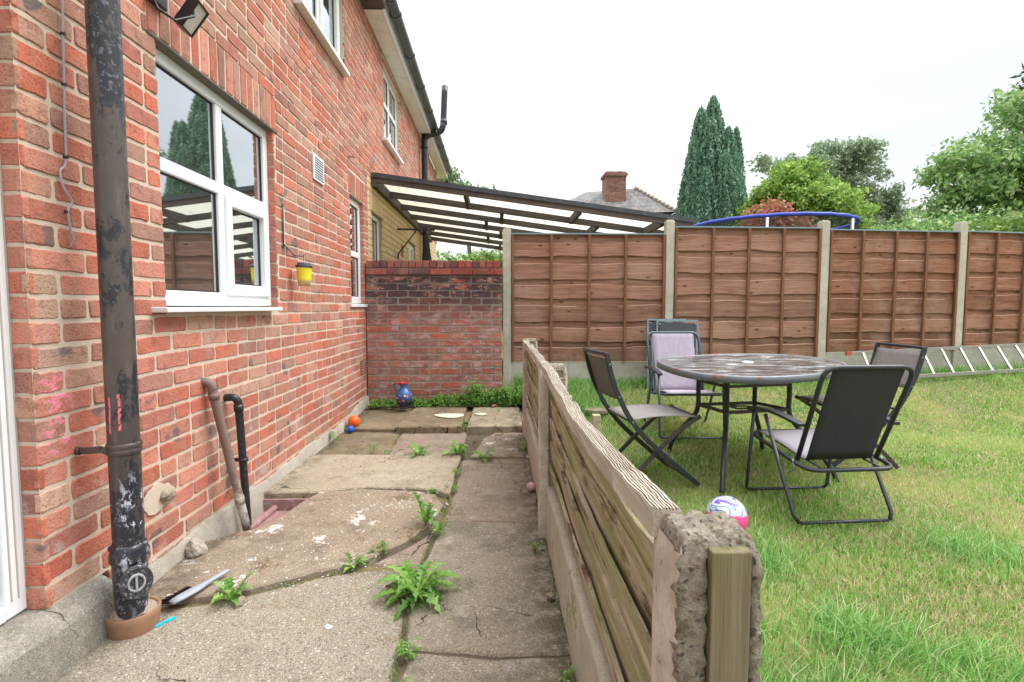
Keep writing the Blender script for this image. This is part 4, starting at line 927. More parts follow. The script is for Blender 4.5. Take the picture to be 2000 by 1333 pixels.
# ---------------------------------------------------------------- pipes and fittings on the wall
SP = empty('soil_pipe', (-1.255, 1.77, 0), 0, 'thick soil pipe in peeling brown and black paint running down the brick wall', 'pipe'); SP.scale = (.83, .83, 1)
def T(x=0, y=0, z=0): return Matrix.Translation((x, y, z))
m = MB(); m.lathe([(.0555, .26), (.0555, 5.2)], None, 32); m.build('pipe', M['soil'], SP)
m = MB(); m.lathe([(.057, .63), (.061, .632), (.061, .645), (.058, .648), (.061, .651), (.061, .664), (.057, .667)], None, 32)
m.build('collar', M['soil'], SP)
m = MB(); m.lathe([(.0, .02), (.045, .02), (.052, .04), (.050, .07), (.056, .10), (.060, .16), (.062, .25), (.066, .262), (.070, .266), (.070, .285), (.065, .30), (.063, .318), (.056, .32)], None, 32)
m.tube([(-.062, 0, .29), (-.09, .02, .29)], .012, 8); m.build('socket', M['soil'], SP)
cp = (Matrix.Translation((.046, -.040, .205)) @ V(.66, -.70, -.05).normalized().to_track_quat('Z', 'Y').to_matrix().to_4x4())
m = MB(); m.lathe([(.040, -.03), (.040, .010), (.056, .012), (.058, .026), (.055, .029), (.050, .0295), (.047, .027), (.0, .027)], cp, 28); acc = m.build('access_cap', M['cap'], SP)
m = MB(); m.lathe([(.024, .027), (.024, .035), (.031, .035), (.031, .027)], cp, 20); m.box(-.004, .004, -.023, .023, .027, .036, cp); m.build('cap_grip', M['cap2'], acc)
m = MB(); m.bar((-.166, -.03, .645), (-.10, -.055, .65), .006, .011); m.bar((-.10, -.055, .65), (-.05, -.06, .655), .005, .011); m.bar((-.05, -.06, .655), (-.035, -.045, .645), .005, .011); m.tube([(-.168, -.03, .645), (-.145, -.035, .645)], .014, 8)
m.build('holderbat', M['soil'], SP)
PT = empty('drain_collar', (-1.272, 1.80, .015), 0, 'terracotta drain ring packed with mortar at the foot of the thick soil pipe', 'drain'); PT.scale = (.9, .9, 1)
m = MB(); m.lathe([(.076, -.06), (.082, -.02), (.089, .030), (.091, .050), (.086, .055), (.078, .052), (.074, .03)], None, 32); m.build('terracotta_ring', M['terracotta'], PT)
m = MB(); n = 28; vs = [V(0.02, 0, .098)]; fs = []
for ring, (rr_, zz) in enumerate(((.04, .095), (.065, .078), (.083, .056))):
    for k in range(n):
        th = 2 * math.pi * k / n; s_ = .5 + .5 * math.cos(th + 1.0); h = zz * (.62 + .38 * s_) + .008 * mn.noise(V(math.cos(th) * 3, math.sin(th) * 3, ring)); vs.append(V(rr_ * math.cos(th), rr_ * math.sin(th), h))
for k in range(n):
    fs.append((0, 1 + k, 1 + (k + 1) % n))
    for g in range(2): fs.append((1 + g * n + k, 1 + (g + 1) * n + k, 1 + (g + 1) * n + (k + 1) % n, 1 + g * n + (k + 1) % n))
m.add(vs, fs, True); m.build('mortar_fill', M['mortarlump'], PT)

wb = empty('brown_waste_pipe', (0, 0, 0), 0, 'old brown waste pipe slanting from the brick wall down to the gully', 'pipe')
m = MB(); m.tube(cat_rom([(XW - .01, 2.50, .765), (-1.378, 2.502, .765), (-1.362, 2.507, .752), (-1.355, 2.513, .725), (-1.350, 2.520, .67), (-1.262, 2.615, -.02)], 5), .0205, 14); m.build('pipe', M['waste'], wb)
m = MB(); m.tube([(-1.354, 2.514, .71), (-1.351, 2.518, .68)], .0245, 14); m.tube([(-1.287, 2.588, .175), (-1.283, 2.593, .14)], .0235, 14); m.build('joint', M['waste'], wb)
wk = empty('black_waste_pipe', (0, 0, 0), 0, 'slim black plastic waste pipe with an elbow, right of the brown one', 'pipe')
m = MB(); m.tube(cat_rom([(XW - .01, 2.69, .655), (-1.355, 2.69, .658), (-1.335, 2.695, .645), (-1.328, 2.70, .60), (-1.322, 2.715, .3), (-1.316, 2.73, -.03)], 5), .0195, 14); m.build('pipe', M['blackpipe'], wk)
m = MB(); m.tube([(-1.329, 2.70, .62), (-1.328, 2.70, .585)], .0235, 14); m.build('elbow_joint', M['blackpipe'], wk)
m = MB(); m.tube([(-1.3215, 2.715, .335), (-1.321, 2.7155, .318)], .0235, 14); m.box(XW, -1.33, 2.71, 2.72, .318, .335); m.build('pipe_clip', M['blackpipe'], wk)
def rock(name, loc, s, mat, seed, label, cat, parent=None, group=None):
    bm = bmesh.new(); bmesh.ops.create_icosphere(bm, subdivisions=3, radius=1)
    for v in bm.verts:
        p = v.co.copy(); k = 1 + .50 * mn.noise(p * 1.1 + V(seed, 0, 0)) + .16 * mn.noise(p * 3.2 + V(0, seed, 0)); v.co = V(p.x * s[0], p.y * s[1], p.z * s[2]) * k
    me = bpy.data.meshes.new(name); bm.to_mesh(me); bm.free(); me.materials.append(mat)
    o = bpy.data.objects.new(name, me); col.objects.link(o); o.location = loc; o.rotation_euler = (0, 0, seed)
    return tag(o, label, cat, group)
o = rock('pipe_stub', (XW + .014, 2.175, .337), (.02, .034, .024), M['mortarlump'], 3, 'capped round pipe stub sticking out of the brick beside the thick soil pipe', 'pipe')
for q in o.data.polygons: q.use_smooth = True
m = MB(); pl = [(2.14 + .095 * math.cos(k / 60 * 6.283) * (1 + .25 * mn.noise(V(math.cos(k / 60 * 6.283) * 1.5, math.sin(k / 60 * 6.283) * 1.5, 4))), .335 + .058 * math.sin(k / 60 * 6.283) * (1 + .3 * mn.noise(V(math.cos(k / 60 * 6.283) * 1.5, math.sin(k / 60 * 6.283) * 1.5, 9)))) for k in range(60)]
pl = [(a + .006 * mn.noise(V(a * 60, b * 60, 0)), b + .006 * mn.noise(V(a * 60, b * 60, 9))) for a, b in pl]; n = len(pl)
m.add([V(XW + .0025, a, b) for a, b in pl] + [V(XW - .006, a, b) for a, b in pl], [tuple(range(n))] + [(i, n + i, n + (i + 1) % n, (i + 1) % n) for i in range(n)])
m.build('cement_patch', M['mortar'], H)
rock('stone', (-1.335, 2.29, .05), (.035, .035, .04), M['plinth'], 6, 'pale broken stone resting against the plinth left of the brown waste pipe', 'stone')
rock('stone', (-.97, 1.93, .012), (.022, .016, .014), M['slab_pale'], 8, 'small grey stone beside the little dandelion by the hand brush', 'stone')
rock('stone', (.205, 1.92, .015), (.018, .02, .016), M['slab_pale'], 9, 'small pale stone against the low fence gravel board', 'stone')
rock('brick_fragment', (-.02, 5.36, .10), (.05, .03, .018), M['coping'], 4, 'flat red brick fragment lying on the raised slab', 'stone')

fl = empty('floodlight', (XW, 2.24, 2.4), 0, 'small black floodlight on a bracket above the kitchen window', 'light')
m = MB(); m.lathe([(.0, 0), (.042, 0), (.042, .05), (.036, .10), (.030, .13), (.0, .14)], Matrix.Translation((.04, .0, .0)), 16); m.build('sensor', M['lampblack'], fl)
m = MB(); m.box(0, .03, -.05, .05, -.06, .10); m.build('back_plate', M['lampblack'], fl, .004)
m = MB(); m.tube([(.02, -.05, -.02), (.05, -.05, -.10), (.10, -.02, -.13), (.13, .06, -.07), (.12, .07, -.04)], .006, 6); m.build('bracket', M['lampblack'], fl)
hd = Matrix.Translation((.11, .10, -.06)) @ V(.80, .1, -.55).normalized().to_track_quat('Z', 'Y').to_matrix().to_4x4()
m = MB(); m.box(-.05, .05, -.065, .065, -.035, -.006, hd)
m.box(-.05, -.043, -.065, .065, -.0058, .006, hd); m.box(.043, .05, -.065, .065, -.0058, .006, hd); m.box(-.043, .043, -.065, -.058, -.0058, .006, hd); m.box(-.043, .043, .058, .065, -.0058, .006, hd)
lh = m.build('lamp_head', M['lampblack'], fl)
m = MB(); m.box(-.043, .043, -.058, .058, -.005, .0, hd); m.build('lens', M['lens'], lh)
cb = empty('cable', (0, 0, 0), 0, 'thin grey cable clipped down the brick left of the thick soil pipe', 'cable')
m = MB(); m.tube(cat_rom([(XW + .01, 1.79, 4.2), (XW + .008, 1.775, 2.3), (XW + .008, 1.768, 2.0), (XW + .008, 1.757, 1.72), (XW + .008, 1.752, 1.585), (XW + .008, 1.728, 1.55), (XW + .01, 1.735, 1.50), (XW + .014, 1.76, 1.46), (XW + .012, 1.745, 1.43), (XW + .01, 1.752, 1.38), (XW + .008, 1.765, 1.34), (XW - .003, 1.763, 1.315)], 5), .0038, 7); m.build('wire', M['cable'], cb)
for zz, yy in ((2.18, 1.772), (1.99, 1.768), (1.83, 1.762), (1.60, 1.753), (1.425, 1.746)):
    m = MB(); m.tube([(XW + .003, yy, zz), (XW + .014, yy, zz)], .006, 7); m.build('clip', M['rubber'], cb)
wh = empty('hanging_pot', (0, 0, 0), 0, 'yellow and cream pot with dark lid hanging from an iron hook on the wall', 'pot')
m = MB(); m.tube([(XW + .006, 3.475, 1.79), (XW + .006, 3.465, 1.50)], .005, 6); m.tube([(XW + .006, 3.47, 1.53), (-1.34, 3.53, 1.46), (-1.305, 3.60, 1.462), (-1.305, 3.61, 1.475)], .004, 6); m.tube([(-1.305, 3.605, 1.465), (-1.305, 3.605, 1.34)], .002, 5); m.build('hook', M['blackpipe'], wh)
m = MB(); m.lathe([(.0, 1.262), (.037, 1.262), (.043, 1.30)], T(-1.305, 3.605), 20); m.build('pot_base', M['fabcream'] if 'fabcream' in M else plain('cream_plastic', (.60, .44, .20), .5), wh)
m = MB(); m.lathe([(.0431, 1.30), (.0455, 1.315), (.045, 1.318), (.047, 1.34), (.0495, 1.385)], T(-1.305, 3.605), 20); m.build('pot_body', plain('yellow_plastic', (.72, .62, .03), .4), wh)
m = MB(); m.lathe([(.049, 1.385), (.055, 1.387), (.056, 1.40), (.048, 1.404), (.0, 1.404)], T(-1.305, 3.605), 20); m.tube([(-1.34, 3.58, 1.41), (-1.27, 3.63, 1.41)], .01, 6); m.build('pot_lid', plain('dark_blue_lid', (.05, .06, .09), .4), wh)
m = MB(); m.tube([(XW - .01, 5.05, 2.53), (XW + .06, 5.05, 2.525)], .006, 6); tag(m.build('iron_peg', M['waste']), 'rusty iron peg sticking out of the brick above the narrow window', 'peg')
# inside the kitchen window
m = MB(); m.tube(cat_rom([(XW - .24, 2.42, 1.12), (XW - .24, 2.42, 1.22), (XW - .235, 2.40, 1.27), (XW - .23, 2.35, 1.285), (XW - .23, 2.31, 1.25)], 5), .008, 8); tag(m.build('gold_tap', plain('brass', (.70, .48, .12), .25, .9)), 'curved brass tap behind the kitchen window glass', 'tap')
m = MB(); m.lathe([(.0, 1.126), (.085, 1.126), (.088, 1.25), (.082, 1.25), (.08, 1.2), (.0, 1.2)], T(XW - .28, 2.72), 28); tag(m.build('planter', plain('white_ceramic', (.72, .72, .66), .4)), 'white round planter standing inside the kitchen window', 'planter')

# ---------------------------------------------------------------- small things on the path
def ball(name, loc, r, mat, label, cat='ball'):
    bm = bmesh.new(); bmesh.ops.create_uvsphere(bm, u_segments=40, v_segments=24, radius=r); me = bpy.data.meshes.new(name); bm.to_mesh(me); bm.free(); me.materials.append(mat)
    for p_ in me.polygons: p_.use_smooth = True
    o = bpy.data.objects.new(name, me); col.objects.link(o); o.location = loc; return tag(o, label, cat)
ball('play_ball', (-1.295, 4.72, .085), .055, plain('orange_plastic', (.85, .13, .01), .35, var=.05), 'bright orange plastic ball by the foot of the brick wall')
ball('play_ball', (-1.29, 4.58, .045), .032, plain('blue_plastic', (.02, .10, .60), .35, var=.05), 'small blue plastic ball touching the orange one')
ball('play_ball', (.208, 3.11, .028), .028, plain('faded_pink_rubber', (.55, .30, .30), .8, bump=.6, dirt=(.35, .22, .2)), 'faded pink rubber ball lying against the low fence on the path side')
def pinkball():
    N = NT('patterned_ball'); p = N.obj(); z = N.sep(p)[2]
    sw = N.noise(N.map(p, (1, 1, 1)), 9, 2, .4, 1.5)
    up = N.ramp(sw, [(0, (.5, .53, .58)), (.42, (.5, .53, .58)), (.44, (.12, .06, .45)), (.47, (.12, .50, .42)), (.52, (.62, .45, .75)), (.56, (.64, .66, .70)), (.62, (.25, .62, .60))], 'CONSTANT')
    c = N.mix(N.rng_(N.math('ADD', z, N.math('MULTIPLY', sw, .05)), .055, .058), (.85, .08, .28), up); N.bsdf(c, .3); return N.m
ball('play_ball', (1.125, 2.47, .094), .098, pinkball(), 'pink and white swirl patterned ball in the grass behind the broken fence post')
JG = empty('jug', (-.945, 5.30, .088), 0, 'blue glazed pottery jug painted with flowers standing by the sooty wall', 'jug')
def jugm():
    N = NT('jug_glaze'); p = N.obj(); z = N.sep(p)[2]
    c = N.mix(N.rng_(z, .03, .16), (.03, .035, .055), (.045, .11, .30)); v = N.n('TexVoronoi', Vector=p, Scale=26.)
    fc = N.ramp(N.sep(v.outputs['Color'])[0], [(0, (.75, .20, .04)), (.4, (.70, .68, .62)), (.7, (.04, .13, .4)), (1, (.12, .3, .12))], 'CONSTANT')
    mk = N.math('MULTIPLY', N.rng_(v.outputs[0], .30, .36, 1., 0.), N.math('MULTIPLY', N.rng_(z, .075, .085), N.rng_(z, .145, .155, 1., 0.)))
    c = N.mix(mk, c, fc); c = N.mix(N.rng_(z, .254, .258), c, (.45, .03, .02)); N.bsdf(c, .25, spec=.5); return N.m
M['jug'] = jugm()
m = MB(); m.lathe([(.0, 0), (.045, 0), (.047, .012), (.036, .022), (.05, .04), (.078, .075), (.088, .115), (.082, .155), (.058, .19), (.038, .21), (.034, .23), (.04, .25), (.054, .268), (.05, .268), (.034, .245), (.03, .21), (.0, .2)], None, 32); m.build('body', M['jug'], JG)
m = MB(); m.tube(cat_rom([(-.055, 0, .175), (-.085, 0, .20), (-.10, 0, .235), (-.085, 0, .258), (-.055, 0, .255), (-.04, 0, .24)], 5), .009, 8); m.build('handle', M['jug'], JG)
HB = empty('hand_brush', (-1.150, 1.985, .024), math.atan2(.208, .086), 'grey plastic hand brush with black bristles lying on the path by the pipe', 'brush'); HB.scale = (.86, .86, .86)
m = MB(); sec = [(-.13, .018, .010), (-.09, .024, .012), (-.03, .026, .012), (.01, .019, .011), (.045, .011, .010), (.08, .012, .009), (.12, .015, .008), (.145, .012, .006), (.155, .004, .003)]
vs = []; fs = []; n = 14
for x, a, b in sec:
    for k in range(n): th = 2 * math.pi * k / n; vs.append(V(x, a * math.cos(th), .018 + b * math.sin(th) + .008 * sm(0, .15, x)))
for i in range(len(sec) - 1):
    for k in range(n): fs.append((i * n + k, i * n + (k + 1) % n, (i + 1) * n + (k + 1) % n, (i + 1) * n + k))
fs += [tuple(range(n))[::-1], tuple((len(sec) - 1) * n + k for k in range(n))]
m.add(vs, fs, True); m.build('handle', plain('grey_plastic', (.30, .33, .38), .4), HB)
m = MB(); r6 = random.Random(3)
for k in range(900):
    x = r6.uniform(-.125, -.01); y = r6.uniform(.0, .02); dx = r6.uniform(-.014, .006) + (x + .06) * .25; L_ = r6.uniform(.050, .068)
    m.add([V(x, y, .006 + r6.uniform(0, .014)), V(x + .0026, y, .006 + r6.uniform(0, .014)), V(x + dx, y + L_, .002 + r6.uniform(0, .012))], [(0, 1, 2)])
m.build('bristles', M['rubber'], HB)

# ---------------------------------------------------------------- weeds
def leaf_strip(mb, base, az, L_, W_, rise, droop, lobes, r_, curl=.0):
    n = 13 if lobes else 9; d = V(math.cos(az), math.sin(az), 0); s_ = V(-d.y, d.x, 0); vs = []; fs = []
    tw = r_.uniform(-.5, .5)
    for i in range(n + 1):
        t = i / n; x = L_ * (t - .12 * t * t); z = rise * math.sin(min(t * 1.9, math.pi * .62)) * L_ - droop * t * t * L_
        wd = W_ * (math.sin(math.pi * min(1, t * .9 + .1)) ** .7) * (.30 + .9 * t if t < .7 else .93 - 1.6 * (t - .7)); wd = max(wd, .0012)
        if lobes and i % 2 == 1 and i < n: wd *= 1.75
        elif lobes and i < n: wd *= .45
        c = base + d * x + V(0, 0, z) + s_ * (curl * t * t * L_); up = V(0, 0, wd * (.35 + .3 * tw))
        back = d * (-wd * .6 if lobes and i % 2 == 1 else 0)
        vs += [c - s_ * wd + up + back, c, c + s_ * wd + up * (1 - tw) + back]
    for i in range(n): o_ = i * 3; fs += [(o_, o_ + 1, o_ + 4, o_ + 3), (o_ + 1, o_ + 2, o_ + 5, o_ + 4)]
    mb.add(vs, fs, False)
def rosette(name, loc, Ls, n, lobes, label, cat, seed, upright=.5, wr=.13, group=None):
    r_ = random.Random(seed); e = empty(name, loc, 0, label, cat, group); mb = MB()
    for k in range(n):
        az = k * 2.399 + r_.uniform(-.3, .3); u = upright * (1.3 - k / n) 
        leaf_strip(mb, V(0, 0, 0), az, Ls * r_.uniform(.6, 1.1), Ls * wr * r_.uniform(.8, 1.2), u + r_.uniform(0, .2), .12 + .25 * k / n, lobes, r_, r_.uniform(-.3, .3))
    mb.build('leaves', M['weed'], e); return e
rosette('dandelion', (-.315, 1.97, 0), .19, 40, True, 'largest dandelion, wide rosette growing from the joint in the middle of the path', 'weed', 1, .42, .10)
rosette('dandelion', (-1.01, 1.955, .0), .10, 13, True, 'small dandelion at the crack edge right beside the hand brush', 'weed', 2, .7)
rosette('dandelion', (-.62, 2.19, .0), .085, 10, True, 'small dandelion left of the largest one on the raised crack', 'weed', 3, .5)
rosette('dandelion', (-.36, 2.58, .02), .11, 12, True, 'upright dandelion behind the largest one at the spalled slab edge', 'weed', 4, 1.2)
rosette('dandelion', (-.29, 2.50, .02), .07, 12, False, 'bushy low weed touching the upright dandelion', 'weed', 5, .5)
rosette('plantain', (-.58, 3.83, .02), .13, 12, False, 'broad leaf plantain, left one of three along the slab joint', 'weed', 6, .45, .16)
rosette('plantain', (-.30, 3.85, .02), .15, 14, False, 'broad leaf plantain, largest middle one of three along the slab joint', 'weed', 7, .55, .16)
rosette('plantain', (-.10, 3.76, .01), .12, 11, False, 'broad leaf plantain, right one of three along the slab joint', 'weed', 8, .45, .16)
def sprig(loc, h, n, seed, label, spread=.05):
    r_ = random.Random(seed); e = empty('weed', loc, 0, label, 'weed'); mb = MB(); st_ = MB()
    for k in range(n):
        x, y = r_.uniform(-spread, spread), r_.uniform(-spread, spread); hh_ = h * r_.uniform(.5, 1); lx, ly = r_.uniform(-.3, .3) * hh_, r_.uniform(-.3, .3) * hh_
        st_.tube([(x, y, -.01), (x + lx * .5, y + ly * .5, hh_ * .6), (x + lx, y + ly, hh_)], .0009, 4)
        for q in range(int(5 + hh_ * 60)):
            t = r_.uniform(.15, 1); leaf_strip(mb, V(x + lx * t, y + ly * t, hh_ * t), r_.uniform(0, 6.3), r_.uniform(.014, .030), .005, .4, .3, False, r_)
    mb.build('leaves', M['weed'], e); st_.build('stems', M['weed'], e); return e
sprig((-.93, 3.90, .02), .11, 5, 1, 'leafy upright weed in the slab joint near the brick wall side', .03)
sprig((-.82, 3.86, .02), .05, 4, 2, 'tiny weed between the upright weed and the left plantain', .02)
sprig((-.405, 3.05, .0), .05, 7, 3, 'small weed at the corner of the pale concrete slab', .03)
sprig((-.28, 3.10, .0), .05, 9, 4, 'clump of small weed in the long joint beside the spalled slab', .04)
sprig((-.265, 3.42, .0), .05, 6, 5, 'small weed further up the long joint', .025)
sprig((.215, 4.0, .0), .10, 9, 6, 'weed growing against the low fence board behind the middle post', .04)
sprig((.215, 1.50, -.01), .05, 3, 7, 'seedling against the nearest part of the low fence', .02)
sprig((.19, 2.33, .0), .05, 5, 8, 'weed with reddish leaves at the foot of the middle fence post', .02)
sprig((-.285, 4.62, .02), .09, 8, 9, 'weed in the gap between the two raised slabs', .03)
sprig((-.30, 1.60, .0), .06, 9, 10, 'thin weed in the joint just in front of the largest dandelion', .03)
sprig((-.295, 1.42, .0), .06, 7, 14, 'nearest weed in the centre joint of the path', .02)
sprig((-1.33, 4.25, .04), .07, 9, 11, 'weed at the foot of the brick wall before the orange ball', .05)
sprig((-.52, 2.33, .0), .06, 10, 12, 'wispy grass weed left of the upright dandelion', .05)
sprig((.02, 5.05, .085), .06, 3, 13, 'single light green weed standing on the raised slab', .015)
# bank of weeds along the back wall (nobody could count the stems)
r_ = random.Random(77); mb = MB()
for k in range(1150):
    x = r_.uniform(-1.33, .34); y = r_.uniform(5.36, 5.56); 
    if abs(x + .945) < .10: y = r_.uniform(5.46, 5.56)
    dens = .35 + .65 * sm(-.75, -.1, x); hh_ = (.04 + .16 * dens) * r_.uniform(.35, 1.05) * (.45 + 1.0 * max(0, .5 + mn.noise(V(x * 6, 3, 1)))) * (1 if y > 5.42 else .6)
    if x > .12: y = r_.uniform(5.35, 5.8); hh_ *= 1.35
    if x < -.85: hh_ *= .8
    if r_.random() > (dens + .3) * (.55 + .9 * max(0, .5 + mn.noise(V(x * 8, y * 8, 7)))): continue
    lx, ly = r_.uniform(-.4, .4) * hh_, r_.uniform(-.45, .1) * hh_
    for q in range(int(5 + hh_ * 70)):
        t = r_.uniform(.1, 1); leaf_strip(mb, V(x + lx * t, y + ly * t, .075 + hh_ * t), r_.uniform(0, 6.3), r_.uniform(.024, .046), .0085, .5, .3, False, r_)
tag(mb.build('weeds', M['weed']), 'bank of bright green weeds along the foot of the sooty brick wall', 'weeds', kind='stuff')

# rubble and flakes on the path
def scatter(name, n, region, size, mat, seed, label, flat=.6):
    r_ = random.Random(seed); mb = MB()
    for k in range(n):
        x, y, z = region(r_); s_ = r_.uniform(*size)
        pts = [V(r_.uniform(-1, 1), r_.uniform(-1, 1), r_.uniform(-.3, 1) * flat) * s_ for _ in range(3)]
        b = [V(x, y, z) + V(math.cos(a) * s_ * r_.uniform(.6, 1.1), math.sin(a) * s_ * r_.uniform(.6, 1.1), 0) for a in (0, 1.26, 2.5, 3.77, 5.03)]
        t = V(x, y, z + s_ * flat) + V(r_.uniform(-.3, .3) * s_, r_.uniform(-.3, .3) * s_, 0); tt = [q * .0 + (q - V(x, y, z)) * .55 + t for q in b]
        mb.add(b + tt, [(0, 1, 6, 5), (1, 2, 7, 6), (2, 3, 8, 7), (3, 4, 9, 8), (4, 0, 5, 9), (5, 6, 7, 8, 9)])
    return tag(mb.build(name, mat), label, 'debris', kind='stuff')
M['chalk'] = concrete('rubble_pale', (.50, .45, .39), (.66, .61, .55), .1, 0)
M['flake'] = plain('white_flake', (.60, .60, .57), .6)
scatter('rubble', 190, lambda r: (r.gauss(-.62, .16), r.gauss(2.86, .13), .021), (.002, .011), M['chalk'], 1, 'loose pale mortar rubble on the spalled slab')
scatter('grit', 420, lambda r: (r.uniform(-1.25, .22), 1.3 + 2.4 * r.random() ** 1.2, .002 + (.02 if r.random() < .4 else 0)), (.001, .0035), M['slab_pale'], 2, 'fine grit scattered over the path')
scatter('paint_flakes', 150, lambda r: (r.gauss(-.85, .2), r.gauss(2.27, .16), .0225), (.002, .006), M['flake'], 3, 'white paint flakes lying on the path', .1)
scatter('leaf_litter', 160, lambda r: (r.choice((r.uniform(-1.2, -.3), r.gauss(.05, .1))), r.uniform(2.9, 4.4), .032), (.003, .008), M['soil_dark'], 4, 'brown leaf crumbs on the path', .25)
def flat_patch(name, pts, z, mat, th=.003, label=None, cat=None):
    p2 = cat_rom([V(a, b, 0) for a, b in pts], 5, True); mb = MB(); mb.prism([(p.x + .006 * mn.noise(p * 60), p.y + .006 * mn.noise(p * 60 + V(9, 0, 0))) for p in p2], z - .004, z + th)
    o = mb.build(name, mat); tag(o, label, cat); return o
# moss and seedlings packed in the joints
r_ = random.Random(91); mb = MB()
JL = [((-.30, .9), (-.325, 1.9)), ((-.33, 2.1), (-.31, 2.5)), ((-.29, 2.6), (-.26, 3.8)), ((-1.0, 1.965), (-.62, 2.18)), ((-.62, 2.18), (-.36, 2.5)), ((-1.3, 3.865), (-.27, 3.84)), ((-.29, 4.5), (-.28, 5.3)), ((-.28, 3.8), (-.14, 4.5)), ((.235, 1.2), (.235, 4.3)), ((-1.37, 3.1), (-1.37, 4.6)), ((-.85, 3.9), (-.87, 4.6)), ((-.47, 3.09), (-.28, 3.0))]
for a, b in JL:
    L_ = math.hypot(a[0] - b[0], a[1] - b[1])
    for k in range(int(L_ * 260)):
        t = r_.random(); x = a[0] + (b[0] - a[0]) * t + r_.gauss(0, .007); y = a[1] + (b[1] - a[1]) * t + r_.gauss(0, .007)
        if mn.noise(V(x * 7, y * 7, 2)) < -.05: continue
        leaf_strip(mb, V(x, y, .0), r_.uniform(0, 6.3), r_.uniform(.005, .016), r_.uniform(.0015, .004), .8, .2, False, r_)
tag(mb.build('moss', M['moss']), 'moss and tiny seedlings packed into the paving joints', 'moss', kind='stuff')
flat_patch('pale_stain_patch', [(-.60, 4.97), (-.50, 5.02), (-.34, 5.01), (-.325, 4.92), (-.40, 4.84), (-.52, 4.87)], .086, plain('cream_mortar_smear', (.62, .56, .42), .9, bump=.5), label='cream mortar smear on the left raised slab', cat='mortar')
flat_patch('pale_stain_patch', [(-.22, 5.02), (-.13, 5.04), (-.10, 4.99), (-.16, 4.95)], .0865, plain('cream_mortar_smear_b', (.62, .56, .42), .9, bump=.5), label='cream mortar smear on the right raised slab', cat='mortar')
flat_patch('paint_chip', [(-.605, 1.785), (-.59, 1.79), (-.575, 1.772), (-.592, 1.766)], .001, M['flake'], label='larger white paint chip left of the largest dandelion', cat='chip')
flat_patch('plastic_scrap', [(-1.205, 1.80), (-1.17, 1.85), (-1.16, 1.845), (-1.19, 1.80)], .002, plain('cyan_plastic', (.02, .45, .60), .4), .003, 'thin cyan plastic scrap in front of the drain ring', 'scrap')
flat_patch('stepping_stone', [(.85, 5.0), (1.0, 4.93), (1.12, 5.05), (1.20, 5.3), (1.1, 5.5), (.93, 5.5), (.84, 5.3)], .10, M['slab_pink'], .025, 'flat brown stepping stone sunk in the lawn behind the left folding chair', 'stone')

# ---------------------------------------------------------------- table
TB = empty('garden_table', (1.86, 3.70, -.01), 0, 'dark glass topped metal garden table with a rusty rim, on the lawn', 'table')
ctr = V(1.86, 3.70, 0)
op = [(1.175, 3.62), (1.185, 3.32), (1.25, 3.12), (1.39, 3.0), (1.57, 2.965), (1.77, 3.01), (1.97, 3.11), (2.22, 3.31), (2.45, 3.56), (2.56, 3.82), (2.57, 4.08), (2.50, 4.31), (2.33, 4.43), (2.09, 4.455), (1.83, 4.39), (1.576, 4.28), (1.33, 4.12), (1.21, 3.90)]
ol = [p - ctr for p in cat_rom([V(a, b, 0) for a, b in op], 5, True)]
n = len(ol); sc = lambda p, k, z: V(p.x * k, p.y * k, z)
m = MB(); vs = []; prof = [(1.0, .682), (1.0, .722), (.992, .727), (.97, .728), (.962, .722), (.962, .682)]
for k, z in prof: vs += [sc(p, k, z) for p in ol]
fs = []
for i in range(6):
    for k in range(n): j = (i + 1) % 6; fs.append((i * n + k, i * n + (k + 1) % n, j * n + (k + 1) % n, j * n + k))
m.add(vs, fs, True); m.build('rim', M['rim'], TB)
m = MB(); m.add([sc(p, .963, .7225) for p in ol] + [sc(p, .963, .715) for p in ol], [tuple(range(n)), tuple(range(n, 2 * n))[::-1]]); top = m.build('glass_top', M['tabletop'], TB)
m = MB(); m.lathe([(.022, .71), (.022, .728), (.038, .728), (.042, .7235)], T(0, .10), 20); m.build('parasol_ring', M['upvc'], top)
legs = {'A': ((1.46, 3.71), (1.37, 4.05)), 'B': ((1.535, 3.41), (1.37, 3.075)), 'C': ((1.90, 3.76), (2.12, 4.05)), 'D': ((2.01, 3.50), (2.20, 3.25))}
for k, (a, f_) in legs.items():
    a = V(*a, 0) - ctr; f_ = V(*f_, 0) - ctr
    pts = [a + V(0, 0, .70), a + V(0, 0, .52), a + V(0, 0, .42), a.lerp(f_, .12) + V(0, 0, .34), a.lerp(f_, .5) + V(0, 0, .22), a.lerp(f_, .86) + V(0, 0, .09), f_ + V(0, 0, 0)]
    m = MB(); m.tube(cat_rom(pts, 5), .0165, 12); m.build('leg', M['darkmetal'], TB)
for z, nm, s_ in ((.60, 'upper_brace', .009), (.425, 'shelf_frame', .010)):
    m = MB(); P = [V(*legs[k][0], 0) - ctr + V(0, 0, z) for k in 'ABDC']
    for i in range(4): m.bar(P[i], P[(i + 1) % 4], s_, s_)
    if nm == 'shelf_frame':
        c = sum(P, V(0, 0, 0)) / 4; Q = [c + (p - c) * .28 for p in P]
        for i in range(4): m.bar(Q[i], Q[(i + 1) % 4], .005, .005)
        m.bar(P[0].lerp(P[3], .5), Q[0].lerp(Q[3], .5), .005, .005); m.bar(P[1].lerp(P[2], .5), Q[1].lerp(Q[2], .5), .005, .005)
    m.build(nm, M['brownmetal'], TB)

